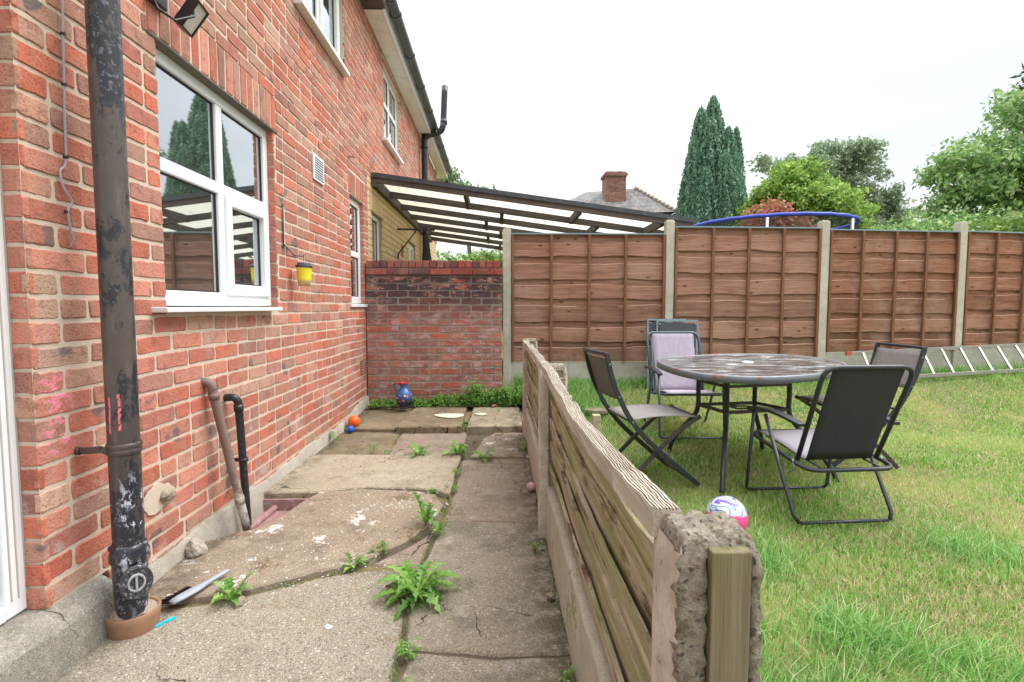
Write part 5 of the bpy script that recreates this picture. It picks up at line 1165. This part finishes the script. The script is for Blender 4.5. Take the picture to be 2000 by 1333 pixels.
# ---------------------------------------------------------------- folding chairs (no arms)
def folding_chair(loc, rz, label, w=.42):
    """local +x is the way the chair faces"""
    e = empty('folding_chair', loc, rz, label, 'chair'); h = w / 2
    back = cat_rom([V(-.335, 0, .845), V(-.30, 0, .70), (-.245, 0, .56), (-.165, 0, .42), (-.05, 0, .29), (.09, 0, .165), (.25, 0, .03), (.285, 0, .0)], 4)
    leg = cat_rom([V(.30, 0, .435), (.24, 0, .405), (.12, 0, .32), (-.02, 0, .19), (-.14, 0, .075), (-.21, 0, 0)], 4)
    for s in (-1, 1):
        m = MB(); m.tube([V(p[0], s * h, p[2]) for p in back], 1, 4, sq=(.009, .015)); m.build('back_frame', M['darkmetal'], e, .003)
        m = MB(); m.tube([V(p[0], s * (h - .024), p[2]) for p in leg], 1, 4, sq=(.008, .013)); m.build('leg', M['brownmetal'], e, .003)
        m = MB()
        for (x, z) in ((.055, .255 - .035), (-.165, .42), (-.255, .58), (-.318, .78)): m.tube([(x, s * (h + .009), z), (x, s * (h + .014), z)], .006, 8)
        m.build('bolt', M['silver'], e)
    def cloth(p0, p1, sag, nm, hh_, curve=0):
        m = MB(); vs = []; fs = []; a, b = V(*p0), V(*p1); nv = 8
        for i in range(nv + 1):
            t = i / nv
            for k in range(7):
                u = k / 6; P = a.lerp(b, t); dn = (b - a).cross(V(0, 1, 0)).normalized()
                q = P + V(0, (u * 2 - 1) * hh_, 0) - dn * (sag * math.sin(math.pi * t)) + V(-curve * math.sin(math.pi * u), 0, 0); vs.append(q)
        for i in range(nv):
            for k in range(6): fs.append((i * 7 + k, i * 7 + k + 1, (i + 1) * 7 + k + 1, (i + 1) * 7 + k))
        m.add(vs, fs, True); o = m.build(nm, M['fab_brown'], e); sf = o.modifiers.new('s', 'SOLIDIFY'); sf.thickness = .004; return o
    cloth((-.175, 0, .425), (.275, 0, .43), -.018, 'seat', h - .012); cloth((-.245, 0, .56), (-.325, 0, .815), 0, 'backrest', h - .012, .018)
    m = MB(); m.tube([V(-.338 - .02 * math.sin(math.pi * t / 6), (t / 3 - 1) * (h + .006), .843) for t in range(7)], 1, 4, sq=(.012, .010)); m.build('top_rail', M['darkmetal'], e, .003)
    for x_, z_ in ((-.17, .42), (.285, .43), (.24, .035), (-.18, .035)): m = MB(); m.tube([(x_, -h + .01, z_), (x_, h - .01, z_)], .0085, 8); m.build('cross_rod', M['brownmetal'], e)
    return e
folding_chair((.965, 3.37, -.005), R(8), 'brown armless folding chair on the fence side of the table, facing right')
folding_chair((2.60, 3.72, -.005), R(178), 'brown armless folding chair on the right side of the table, behind the black backed chair', .46)

# ---------------------------------------------------------------- spring arm chairs
def arm_chair(loc, rz, label, backm, seatm, s=1.0, frame='darkmetal', lean=0.):
    """local +y is the way the chair faces"""
    e = empty('arm_chair', loc, rz, label, 'chair'); e.scale = (s, s, s); w = .252
    def rounded(P, r=.07, closed=True):
        out = []; n = len(P)
        for i in range(n):
            if not closed and i in (0, n - 1): out.append(Vector(P[i])); continue
            a, b, c = Vector(P[i - 1]), Vector(P[i]), Vector(P[(i + 1) % n]); d1 = (a - b).normalized() * min(r, (a - b).length * .45); d2 = (c - b).normalized() * min(r, (c - b).length * .45)
            for t in (0, .25, .5, .75, 1): out.append((b + d1).lerp(b, t).lerp(b.lerp(b + d2, t), t))
        return out
    fr = M[frame]
    m = MB(); m.tube(rounded([(-w + .005, .27, .375), (w - .005, .27, .375), (w - .005, -.29, .305), (-w + .005, -.29, .305)], .08), .0115, 10, closed=True); m.build('seat_frame', fr, e)
    bt = -.37 - lean; tz = .86
    m = MB(); m.tube(rounded([(-.225, -.17, .33), (-.24, bt, tz - .01), (.24, bt, tz - .01), (.225, -.17, .33)], .075, False), .0125, 10); m.build('back_frame', fr, e)
    for sx in (-1, 1):
        x = sx * (w + .012)
        m = MB(); m.tube([(x, .20, .535), (x, .26, .03), (x - sx * .02, .265, .012)], .0105, 8); m.build('leg', fr, e)
        m = MB(); m.tube([(x + sx * .012, .06, .53), (x + sx * .012, -.23, .05), (x - sx * .01, -.25, .012)], .0105, 8); m.build('leg', fr, e)
        m = MB(); vs = []; fs = []; ns = 10; hw = .021
        for q in range(ns + 1):
            t = q / ns; y = .245 - .50 * t; z = .548 + .022 * math.sin(math.pi * t) - .004; ww = (hw + .004) * (1 - .25 * abs(2 * t - 1) ** 3)
            vs += [V(x - ww, y, z), V(x + ww, y, z), V(x + ww, y, z - .018), V(x - ww, y, z - .018)]
        for q in range(ns):
            for k in range(4): fs.append((q * 4 + k, q * 4 + (k + 1) % 4, (q + 1) * 4 + (k + 1) % 4, (q + 1) * 4 + k))
        fs += [(3, 2, 1, 0), (ns * 4, ns * 4 + 1, ns * 4 + 2, ns * 4 + 3)]
        m.add(vs, [f[::-1] for f in fs]); m.build('armrest', M['lampblack'], e, .004)
        m = MB(); m.tube([(x - sx * .012, -.17, .335), (x - sx * .004, -.20, .29), (x + sx * .006, -.17, .26)], .005, 6); m.build('spring_link', M['silver'], e)
    for yy in (.265, -.25): m = MB(); m.tube([(-w + .008, yy, .012), (w - .008, yy, .012)], .009, 8); m.build('foot_bar', fr, e)
    for sx in (-.16, .16): m = MB(); m.tube([(sx, .24, .36), (sx, -.28, .31)], .006, 6); m.build('seat_strut', fr, e)
    def cloth(A, B, hw0, hw1, sag, nm, mt):
        m = MB(); vs = []; fs = []; a, b = V(*A), V(*B); nv = 10; nu = 8; dn = (b - a).cross(V(1, 0, 0)).normalized()
        for i in range(nv + 1):
            t = i / nv; hw_ = hw0 + (hw1 - hw0) * t
            for k in range(nu + 1): u = k / nu; vs.append(a.lerp(b, t) + V((2 * u - 1) * hw_, 0, 0) + dn * sag * math.sin(math.pi * t) * (1 - .3 * abs(2 * u - 1)))
        for i in range(nv):
            for k in range(nu): fs.append((i * (nu + 1) + k, i * (nu + 1) + k + 1, (i + 1) * (nu + 1) + k + 1, (i + 1) * (nu + 1) + k))
        m.add(vs, fs, True); o = m.build(nm, mt, e); sf = o.modifiers.new('s', 'SOLIDIFY'); sf.thickness = .004
    cloth((0, .285, .38), (0, -.18, .335), .20, .20, .015, 'seat', seatm); cloth((0, -.185, .33), (0, bt, tz), .185, .19, .0, 'backrest', backm)
    return e
arm_chair((1.665, 4.58, 0), R(180 - 3), 'lilac grey armchair behind the left end of the table, back towards the tall fence', M['fab_purple'], M['fab_purple'], 1.03, 'steel')
arm_chair((1.795, 2.84, -.005), R(3), 'black backed armchair nearest the camera, its back turned to us', M['fab_black'], M['fab_seat'], .98, lean=.01)

# folded chairs against the fence
def folded(loc, rz, tilt, label, shift):
    e = empty('folded_chair', loc, rz, label, 'chair', 'folded chairs leaning on the fence'); e.rotation_euler = (R(-tilt), 0, rz)
    for sx in (-1, 1):
        m = MB(); m.tube([(sx * .245, 0, 0), (sx * .235, 0, .4), (sx * .215, 0, .80)], 1, 4, sq=(.009, .009)); m.build('frame', M['silver'], e)
        m = MB(); m.tube([(sx * .19, -.03, .03), (sx * .19, -.03, .60)], 1, 4, sq=(.008, .008)); m.build('leg', M['silver'], e)
        m = MB()
        for z in (.50, .76): m.tube([(sx * .215, -.02, z), (sx * .18, -.02, z)], .006, 6)
        m.build('bolt', M['silver'], e)
    for a_, y_, z_ in ((.22, 0, .80), (.24, 0, .42), (.19, -.03, .05)): m = MB(); m.tube([(-a_, y_, z_), (a_, y_, z_)], 1, 4, sq=(.008, .008)); m.build('rail', M['silver'], e)
    m = MB(); m.box(-.195, .195, -.012, -.008, .50, .77); m.build('backrest', M['fab_mesh'], e)
    m = MB(); m.box(-.18, .18, -.04, -.035, .10, .44); m.build('seat', M['fab_mesh'], e); return e
folded((1.88, 5.58, .19), R(4), 9, 'folded grey chair leaning flat on the tall fence, left one of the pair', 0)
folded((1.955, 5.50, .18), R(-3), 9, 'folded grey chair leaning on the tall fence, right and front one of the pair', 0)

# ladder lying on its side against the fence
LD = empty('ladder', (0, 0, 0), 0, 'aluminium ladder lying on its side along the foot of the tall fence', 'ladder')
a0, a1 = V(3.98, 5.74, .60), V(8.2, 6.30, .725); b0, b1 = V(3.90, 5.45, .345), V(8.1, 6.02, .46)
for p, q in ((a0, a1), (b0, b1)):
    m = MB(); m.tube([p, q], 1, 4, sq=(.011, .020)); m.build('rail', M['alu'], LD, .003)
m = MB(); m.tube([a0 - V(.06, .008, .003), a0 + V(.004, 0, 0)], 1, 4, sq=(.013, .023)); m.build('end_cap', plain('red_cap', (.45, .08, .05), .5), LD)
for k in range(16):
    t = (k + .6) / 16.5; m = MB(); m.tube([a0.lerp(a1, t), b0.lerp(b1, t)], 1, 4, sq=(.010, .010)); m.build('rung', M['alu'], LD)

# ---------------------------------------------------------------- grass
def grass(name, n, ymin, ymax, hmin, hmax, wd, seed, label, xlim=None, ptfn=None, mat='grass', bend=.9):
    q = np.random.RandomState(seed)
    y = q.uniform(ymin, ymax, n); x = .345 + q.uniform(0, 1, n) * ((y * 1.12 + .75) - .345)
    if ptfn: x, y = ptfn(q, n)
    # clumping
    def nf(x, y, s, o): return (np.sin(x * s + 1.3 * np.sin(y * s * .8 + o)) * np.sin(y * s * 1.1 + 1.7 * np.sin(x * s * .7 + o * 2)))
    c = .5 + .5 * nf(x, y, 3.1, seed) * .6 + .2 * nf(x, y, 9.3, seed + 2); keep = q.uniform(0, 1, n) < np.clip(.45 + c * .8, .2, 1)
    x, y, c = x[keep], y[keep], c[keep]; n = len(x)
    z = np.array([lawn_z(a, b) for a, b in zip(x, y)]) - .004
    h = (hmin + (hmax - hmin) * q.uniform(0, 1, n) ** 1.6) * (.55 + .75 * np.clip(c, 0, 1.1)); az = q.uniform(0, 2 * np.pi, n); az = np.where(q.uniform(0, 1, n) < .35, .6 + .5 * nf(x, y, 4, 5) + q.normal(0, .4, n), az)
    be = h * q.uniform(.15, bend, n); dx, dy = np.cos(az), np.sin(az); wa = az + np.pi / 2 + q.normal(0, .5, n); w_ = wd * q.uniform(.6, 1.3, n); wx, wy = np.cos(wa) * w_, np.sin(wa) * w_
    P = np.zeros((n, 6, 3))
    for i, (t, k) in enumerate(((0, 1.), (.55, .8), (1., .12))):
        cx = x + dx * be * t * t; cy = y + dy * be * t * t; cz_ = z + h * (t - .22 * t * t * (be / h))
        P[:, 2 * i, 0] = cx - wx * k; P[:, 2 * i, 1] = cy - wy * k; P[:, 2 * i, 2] = cz_
        P[:, 2 * i + 1, 0] = cx + wx * k; P[:, 2 * i + 1, 1] = cy + wy * k; P[:, 2 * i + 1, 2] = cz_
    b = (np.arange(n) * 6)[:, None]; Q = np.stack([b + [0, 1, 3, 2], b + [2, 3, 5, 4]], 1).reshape(-1, 4)
    return tag(npmesh(name, P.reshape(-1, 3), Q, M[mat]), label, 'grass', kind='stuff')
grass('grass', 60000, .35, 2.0, .018, .050, .0015, 1, 'short green and straw coloured lawn grass in the foreground')
grass('grass', 66000, 2.0, 3.5, .018, .050, .0022, 2, 'short lawn grass under the table and chairs')
grass('grass', 80000, 3.5, 6.0, .02, .058, .0038, 3, 'short lawn grass towards the tall fence')
M['grass_long'] = leaf('long_grass', [(0, (.08, .25, .04)), (.5, (.18, .41, .08)), (.85, (.36, .56, .18)), (1, (.58, .58, .34))], .4, .4)
def tufts(q, n):
    cs = [(.52, 1.15, .10), (.62, 1.35, .12), (.45, 1.6, .08), (.42, 2.1, .06), (.5, 1.9, .1), (.48, 2.6, .1), (.8, 1.75, .12), (1.25, 1.7, .10), (.95, 1.3, .12), (1.5, 1.45, .12), (1.15, 2.25, .12), (.55, .85, .08), (2.2, 2.3, .1), (.5, 3.2, .12), (.45, 3.9, .08)]
    k = q.randint(0, len(cs), n); c = np.array(cs)[k]; x = c[:, 0] + q.normal(0, 1, n) * c[:, 2]; y = c[:, 1] + q.normal(0, 1, n) * c[:, 2]; return np.clip(x, .35, 9), y
grass('long_grass', 24000, 0, 1, .035, .105, .0019, 5, 'longer grass tufts along the low fence and lawn front', ptfn=tufts, mat='grass_long', bend=1.3)
def edge(q, n):
    x = .2 + q.uniform(0, 1, n) ** 1.2 * 7; y = 5.85 - np.abs(q.normal(0, .14, n)) + .06 * np.clip(x - 4, 0, 9); return x, y
grass('long_grass', 14000, 0, 1, .05, .16, .0026, 6, 'longer grass along the foot of the tall fence', ptfn=edge, mat='grass_long', bend=.9)
def patch(q, n):
    x = .42 + np.abs(q.normal(0, .35, n)); y = 5.3 + q.normal(0, .28, n); return x, np.clip(y, 4.6, 5.82)
grass('long_grass', 7000, 0, 1, .05, .17, .0026, 8, 'overgrown grass behind the far end of the low fence', ptfn=patch, mat='grass_long', bend=1.0)
M['grass_dry'] = leaf('dry_grass', [(0, (.42, .34, .17)), (.6, (.55, .45, .26)), (1, (.35, .33, .14))], .3, .6)
def dry(q, n):
    cs = [(1.6, 1.9, .28), (2.3, 2.0, .3), (.75, .95, .15), (1.1, 1.15, .2), (3.0, 3.0, .4), (3.6, 3.4, .4), (2.6, 2.7, .3), (.9, 4.4, .2), (1.3, 5.35, .15), (1.9, 1.6, .25), (4.2, 4.4, .4)]
    k = q.randint(0, len(cs), n); c = np.array(cs)[k]; return c[:, 0] + q.normal(0, 1, n) * c[:, 2], c[:, 1] + q.normal(0, 1, n) * c[:, 2]
grass('dry_grass', 30000, 0, 1, .015, .045, .0019, 9, 'straw coloured dry grass in worn patches', ptfn=dry, mat='grass_dry', bend=1.6)

# ---------------------------------------------------------------- trees
def leaves_at(C_, q, size, up=0., elong=1.7):
    """one quad leaf per centre"""
    n = len(C_); a = q.normal(0, 1, (n, 3)); a[:, 2] += up * 2; a /= np.linalg.norm(a, axis=1)[:, None]
    b = q.normal(0, 1, (n, 3)); b -= (b * a).sum(1)[:, None] * a; b /= np.linalg.norm(b, axis=1)[:, None]
    s_ = size * q.uniform(.6, 1.3, n)[:, None]; a *= s_ * elong; b *= s_
    P = np.stack([C_ - a, C_ + b * .8 - a * .1, C_ + a, C_ - b * .8 - a * .1], 1); Q = (np.arange(n) * 4)[:, None] + [0, 1, 2, 3]
    return P.reshape(-1, 3), Q
def crown(name, blobs, n, size, mat, seed, parent, shell=.55, clump=.25, per=16, elong=1.6, up=0., droop=0., lobes=0):
    q = np.random.RandomState(seed); B = np.array(blobs, float)
    if lobes:
        sub = []
        for b_ in B:
            for _ in range(lobes):
                d_ = q.normal(0, 1, 3); d_ /= np.linalg.norm(d_); k_ = q.uniform(.24, .50); sub.append([b_[0] + d_[0] * b_[3] * .85, b_[1] + d_[1] * b_[4] * .85, b_[2] + d_[2] * b_[5] * .85, b_[3] * k_, b_[4] * k_, b_[5] * k_ * .8])
            sub.append([b_[0], b_[1], b_[2], b_[3] * .7, b_[4] * .7, b_[5] * .7])
        B = np.array(sub)
    vol = B[:, 3] * B[:, 4] * B[:, 5]; pr = vol ** .75; pr /= pr.sum()
    nc = n // per; k = q.choice(len(B), nc, p=pr); d = q.normal(0, 1, (nc, 3)); d /= np.linalg.norm(d, axis=1)[:, None]
    r_ = (shell + (1 - shell) * q.uniform(0, 1, nc) ** .6)[:, None] * (1 + .12 * q.normal(0, 1, nc))[:, None]
    cc = B[k, :3] + d * r_ * B[k, 3:]
    C_ = np.repeat(cc, per, 0) + q.normal(0, 1, (nc * per, 3)) * clump * np.array([1, 1, .75])
    if droop: C_[:, 2] -= np.abs(q.normal(0, droop, len(C_)))
    P, Q = leaves_at(C_, q, size, up, elong); return npmesh(name, P, Q, M[mat], parent)
def trunk(parent, x, y, h, r, limbs, seed):
    q = random.Random(seed); m = MB(); m.tube(cat_rom([(x, y, 0), (x + .1, y, h * .4), (x - .1, y + .1, h * .75), (x, y, h)], 3), [r * (1 - .75 * i / 9) for i in range(10)], 8)
    for k in range(limbs):
        z0 = h * q.uniform(.35, .8); a = q.uniform(0, 6.3); L_ = h * q.uniform(.12, .22); m.tube([(x, y, z0), (x + math.cos(a) * L_ * .5, y + math.sin(a) * L_ * .5, z0 + L_ * .4), (x + math.cos(a) * L_, y + math.sin(a) * L_, z0 + L_ * .9)], [r * .35, r * .22, r * .06], 6)
    return m.build('trunk', M['bark'], parent)
def tree(name, x, y, h, r, label, limbs=7, seed=0):
    e = empty(name, (0, 0, 0), 0, label, 'tree'); trunk(e, x, y, h, r, limbs, seed); return e
def spire(cx, cy, z0, z1, r, q, n):
    """points on an upright flame-shaped spire with vertical ridges"""
    t = q.uniform(0, 1, n) ** .85; th = q.uniform(0, 2 * np.pi, n); rad = r * (np.clip(1 - t, 0, 1) ** .5) * (.55 + .45 * np.minimum(1, t * 5)) * (1 + .16 * np.sin(th * 9 + t * 7) + .08 * np.sin(th * 23 + t * 31)) * q.uniform(.80, 1.06, n)
    return np.stack([cx + rad * np.cos(th), cy + rad * np.sin(th), z0 + (z1 - z0) * t + q.normal(0, .05, n)], 1)
e = tree('conifer_tree', 8.95, 22, 6, .2, 'tall dark blue-green conifer with pointed spires behind the fence', 0, 1)
q = np.random.RandomState(3); Y0 = 22; parts = []
SPR = [(9.0, 0, 9.75, 1.05, 16000), (8.42, -.2, 9.2, .95, 13000), (8.7, -.5, 8.7, 1.1, 12000), (10.0, 0, 8.5, .62, 9000), (9.85, -.3, 7.2, .75, 8000), (9.4, -.6, 8.3, .9, 10000), (8.1, -.4, 7.9, .85, 11000), (7.85, -.3, 6.6, .7, 9000), (10.2, -.1, 6.4, .65, 7000), (8.4, -1.0, 6.6, .9, 9000), (9.1, -1.1, 7.2, .9, 10000), (9.7, -.9, 6.0, .8, 8000), (7.75, -.5, 5.4, .6, 5000), (10.4, -.3, 5.2, .6, 5000)]
for (cx, dy, z1, r, n) in SPR: parts.append(spire(cx, Y0 + dy, .5, z1, r, q, n))
C_ = np.concatenate(parts); P, Q = leaves_at(C_, q, .038, .9, 2.4); npmesh('crown', P, Q, M['lf_conifer'], e)
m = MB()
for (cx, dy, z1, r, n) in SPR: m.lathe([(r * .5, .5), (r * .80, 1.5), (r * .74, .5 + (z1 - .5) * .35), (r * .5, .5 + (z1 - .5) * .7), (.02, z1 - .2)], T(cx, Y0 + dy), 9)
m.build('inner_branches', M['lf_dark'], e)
e = tree('maple_tree', 11.6, 19.5, 4.5, .18, 'rounded bright yellow-green tree right of the tall conifer', 8, 2)
crown('crown', [(10.2, 19.5, 4.6, .9, 1.2, 1.0), (11.6, 19.3, 4.4, 1.5, 1.4, 1.3), (10.9, 19.5, 5.7, .8, .9, .7), (12.6, 19.3, 5.0, .7, .7, .6), (9.9, 19.2, 3.4, 1.0, 1, .9), (12.4, 19.6, 4.4, 1.4, 1.3, 1.3), (10.9, 19, 3.4, 1.6, 1.3, 1.2), (12.1, 19.2, 5.5, .7, .7, .6), (10.2, 19.3, 5.2, .6, .6, .6), (11.5, 19.4, 6.1, .5, .5, .5), (13.0, 19.4, 3.6, 1.0, 1, 1)], 60000, .055, 'lf_bright', 4, e, .6, .11, 16, 1.5, lobes=13)
e = tree('birch_tree', 17.3, 26, 8.6, .2, 'airy grey-green birch with drooping twigs right of the yellow-green tree', 12, 3)
crown('crown', [(15.9, 26, 8.1, 1.3, 1.2, .9), (17.0, 26, 9.0, 1.5, 1.2, .8), (18.2, 26, 8.3, 1.3, 1.1, .9), (16.6, 26, 7.0, 1.5, 1.2, .9), (18.9, 26, 6.6, 1.2, 1.0, .9), (19.9, 26, 5.7, 1.1, 1.0, .9), (18.6, 26, 5.2, 1.6, 1.1, .8), (20.6, 26, 5.0, .7, .7, .9), (15.2, 26, 6.4, 1.0, 1, .9), (17.3, 26, 5.4, 1.4, 1, .8), (20.3, 26, 4.1, 1.0, .8, .6), (14.3, 25.5, 8.3, .6, .6, .35), (12.6, 25, 8.0, .6, .6, .35)], 27000, .062, 'lf_birch', 5, e, .35, .11, 24, 1.7, -.3, .24, lobes=8)
e = tree('garden_tree', 14.2, 13, 6.6, .16, 'big green tree filling the right edge behind the fence', 14, 4)
crown('crown', [(12.3, 13, 3.5, 1.2, 1.2, 1.1), (12.2, 13, 4.5, 1.0, 1.0, .8), (13.3, 13, 4.9, 1.3, 1.3, 1.0), (14.2, 13.2, 6.2, 1.3, 1.3, 1.0), (13.0, 12.8, 2.9, 1.4, 1.2, .9), (14.6, 13, 4.0, 1.6, 1.4, 1.3), (15.4, 13.2, 7.1, 1.4, 1.3, 1.1), (16.2, 13, 5.0, 1.6, 1.4, 1.6), (11.8, 13, 2.7, .8, .8, .6)], 62000, .042, 'lf_right', 6, e, .5, .12, 15, 1.9, lobes=13)
e = tree('pine_tree', 25.5, 24, 12, .22, 'dark pine whose top shows at the upper right corner behind the big green tree', 6, 5)
crown('crown', [(25.6, 24, 11.7, 1.3, 1.0, .7), (26.6, 24, 12.7, 1.2, 1.0, .8), (26.9, 24, 11.0, 1.6, 1.2, .8)], 9000, .08, 'lf_dark', 7, e, .2, .2, 20, 2.4)
def shrub(name, blobs, n, size, mat, seed, label, h=1.5):
    e = empty(name, (0, 0, 0), 0, label, 'shrub'); b = blobs[0]
    m = MB()
    for k in range(4): m.tube([(b[0] + .05 * k, b[1], 0), (b[0] + .2 * (k - 1.5), b[1], b[2])], [.03, .012], 6)
    m.build('stem', M['bark'], e); crown('crown', blobs, n, size, mat, seed, e, .4, .14, 14, 1.6); return e
shrub('red_shrub', [(8.0, 15.2, 3.5, .7, .6, .65), (8.7, 15.2, 3.0, .9, .6, .6), (7.6, 15.2, 2.6, .8, .6, .7)], 9000, .045, 'lf_red', 8, 'reddish leaved shrub seen through the trampoline net')
shrub('hedge_shrub', [(9.9, 12.2, 2.3, 1.1, .8, .85), (11.2, 12, 2.3, 1.2, .8, .8), (10.6, 12.1, 2.6, .8, .7, .7)], 17000, .04, 'lf_right', 9, 'loose green shrub right of the trampoline')
shrub('hedge_shrub', [(8.6, 8.6, 2.0, .8, .5, .6), (9.8, 8.8, 2.1, .9, .5, .65), (7.7, 8.4, 1.8, .6, .5, .5)], 17000, .03, 'lf_hedge', 10, 'spiky bright shrub just over the right end of the tall fence')
shrub('hedge_shrub', [(-1.9, 17, 1.6, 1.4, .8, 1.1), (-.3, 17, 1.7, 1.6, .8, 1.1), (1.6, 17.5, 1.6, 1.4, .8, 1.1)], 20000, .06, 'lf_right', 11, 'green hedge seen under the far end of the canopy')
shrub('lime_shrub', [(-.25, 14.5, 2.0, .75, .6, .55)], 7000, .04, 'lf_hedge', 12, 'lime green shrub seen under the far end of the canopy')
shrub('hedge_shrub', [(.14, 7.6, 1.3, .3, .3, .4)], 3000, .022, 'lf_hedge', 13, 'leafy shrub peeping between the sooty wall and the first fence post')
e = tree('far_tree', -1.1, 22, 5.5, .15, 'thin treetop showing over the canopy beyond the end of the houses', 5, 6)
crown('crown', [(-2.0, 22, 6.3, .55, .5, .55), (-1.3, 22, 5.9, .6, .5, .35), (-.5, 22, 5.75, .5, .5, .22)], 1500, .07, 'lf_birch', 14, e, .2, .14, 14, 1.6)
e = tree('backing_tree', 12, 28, 4, .2, 'dull green tree line glimpsed low between the yellow-green tree and the big tree', 6, 7)
crown('crown', [(9.8, 28, 3.4, 3.0, 1.5, 1.7), (14.5, 28, 3.6, 3.2, 1.5, 1.6), (20.5, 27, 3.3, 3.2, 1.5, 1.5), (24.5, 26, 3.8, 3.0, 1.5, 2.0)], 42000, .10, 'lf_birch', 15, e, .3, .3, 20, 1.5)

# ---------------------------------------------------------------- trampoline behind the fence
TR = empty('trampoline', (6.72, 12.9, 0), 0, 'round trampoline with blue padded top ring and dark safety net behind the fence', 'trampoline'); RT = 1.88
m = MB(); m.tube([(RT * math.cos(a * math.pi / 32), RT * math.sin(a * math.pi / 32), 3.09 + .006 * math.sin(a * 2.3)) for a in range(64)], .042, 8, closed=True); m.build('top_ring', M['blue'], TR)
m = MB(); m.lathe([(RT, 1.2), (RT, 3.05)], None, 64); m.build('net', M['net'], TR)
for k in range(6):
    a = R(-88 + 60 * k - 30); m = MB(); m.tube([(RT * 1.02 * math.cos(a), RT * 1.02 * math.sin(a), 0), (RT * 1.02 * math.cos(a), RT * 1.02 * math.sin(a), 3.04)], .032, 8); m.build('pole', M['polesil'], TR)
m = MB(); m.lathe([(.0, 1.18), (1.7, 1.18), (1.72, 1.2), (RT, 1.2), (RT, 1.16), (.0, 1.14)], None, 48); m.build('mat', M['fab_black'], TR)

# ---------------------------------------------------------------- far house
FH = empty('far_house', (0, 0, 0), 0, 'distant house with a hipped tile roof and a brick chimney above the canopy', 'house')
m = MB(); y0, y1 = 25, 33; m.box(2.2, 8.2, y0, y1, 0, 5.3); m.build('wall', M['cream'], FH)
m = MB(); m.add([V(1.9, y0 - .3, 5.35), V(8.5, y0 - .3, 5.6), V(8.5, y1, 5.6), V(1.9, y1, 5.35), V(4.6, y0 + 2.4, 7.05), V(6.9, y0 + 1.2, 7.0), V(6.9, y1 - 2, 7.0), V(4.6, y1 - 2.4, 7.05)], [(0, 1, 5, 4), (1, 2, 6, 5), (2, 3, 7, 6), (3, 0, 4, 7), (4, 5, 6, 7)])
rf = m.build('roof', M['slate'], FH); 
m = MB(); a, b = V(6.9, y0 + 1.2, 7.03), V(8.5, y0 - .3, 5.63)
for k in range(11): p, q_ = a.lerp(b, k / 11), a.lerp(b, (k + .82) / 11); m.tube([p, q_], .09, 8)
m.build('ridge_tiles', plain('ridge_tile', (.42, .34, .27), .8, var=.3), rf)
m = MB(); m.box(8.45, 8.6, y0 - .4, y1, 5.35, 5.55); m.box(1.9, 8.45, y0 - .42, y0 - .32, 5.25, 5.42); m.build('gutter', M['gutter'], FH)
m = MB(); r7 = random.Random(2); x0, x1 = 5.25, 6.25; z = 5.9
while z < 7.62:
    ww = .07 if z > 7.35 and z < 7.55 else 0
    x = x0 - ww - (.11 if int(z * 13.3) % 2 else 0)
    while x < x1 + ww:
        a_ = max(x, x0 - ww); b_2 = min(x + .225, x1 + ww)
        if b_2 - a_ > .03: m.box(a_ + .006, b_2 - .006, 25.4 - ww, 26.3 + ww, z + .006, z + .07)
        x += .225
    z += .075
ch = m.build('chimney', M['brick_old_clean'] if 'brick_old_clean' in M else M['brick'], rf)
m = MB(); m.box(x0 + .01, x1 - .01, 25.41, 26.29, 5.6, 7.6); m.build('chimney_core', M['mortar_old'], ch)
m = MB(); m.lathe([(.12, 7.6), (.10, 7.72), (.0, 7.72)], T(6.0, 25.8), 12); m.build('chimney_pot', M['terracotta'], ch)
m = MB(); m.tube([(6.85, 26, 6.6), (6.85, 26, 7.55)], .012, 5); m.tube([(6.75, 26, 7.5), (7.6, 26, 7.55)], .01, 5); m.build('aerial', M['polesil'], FH)
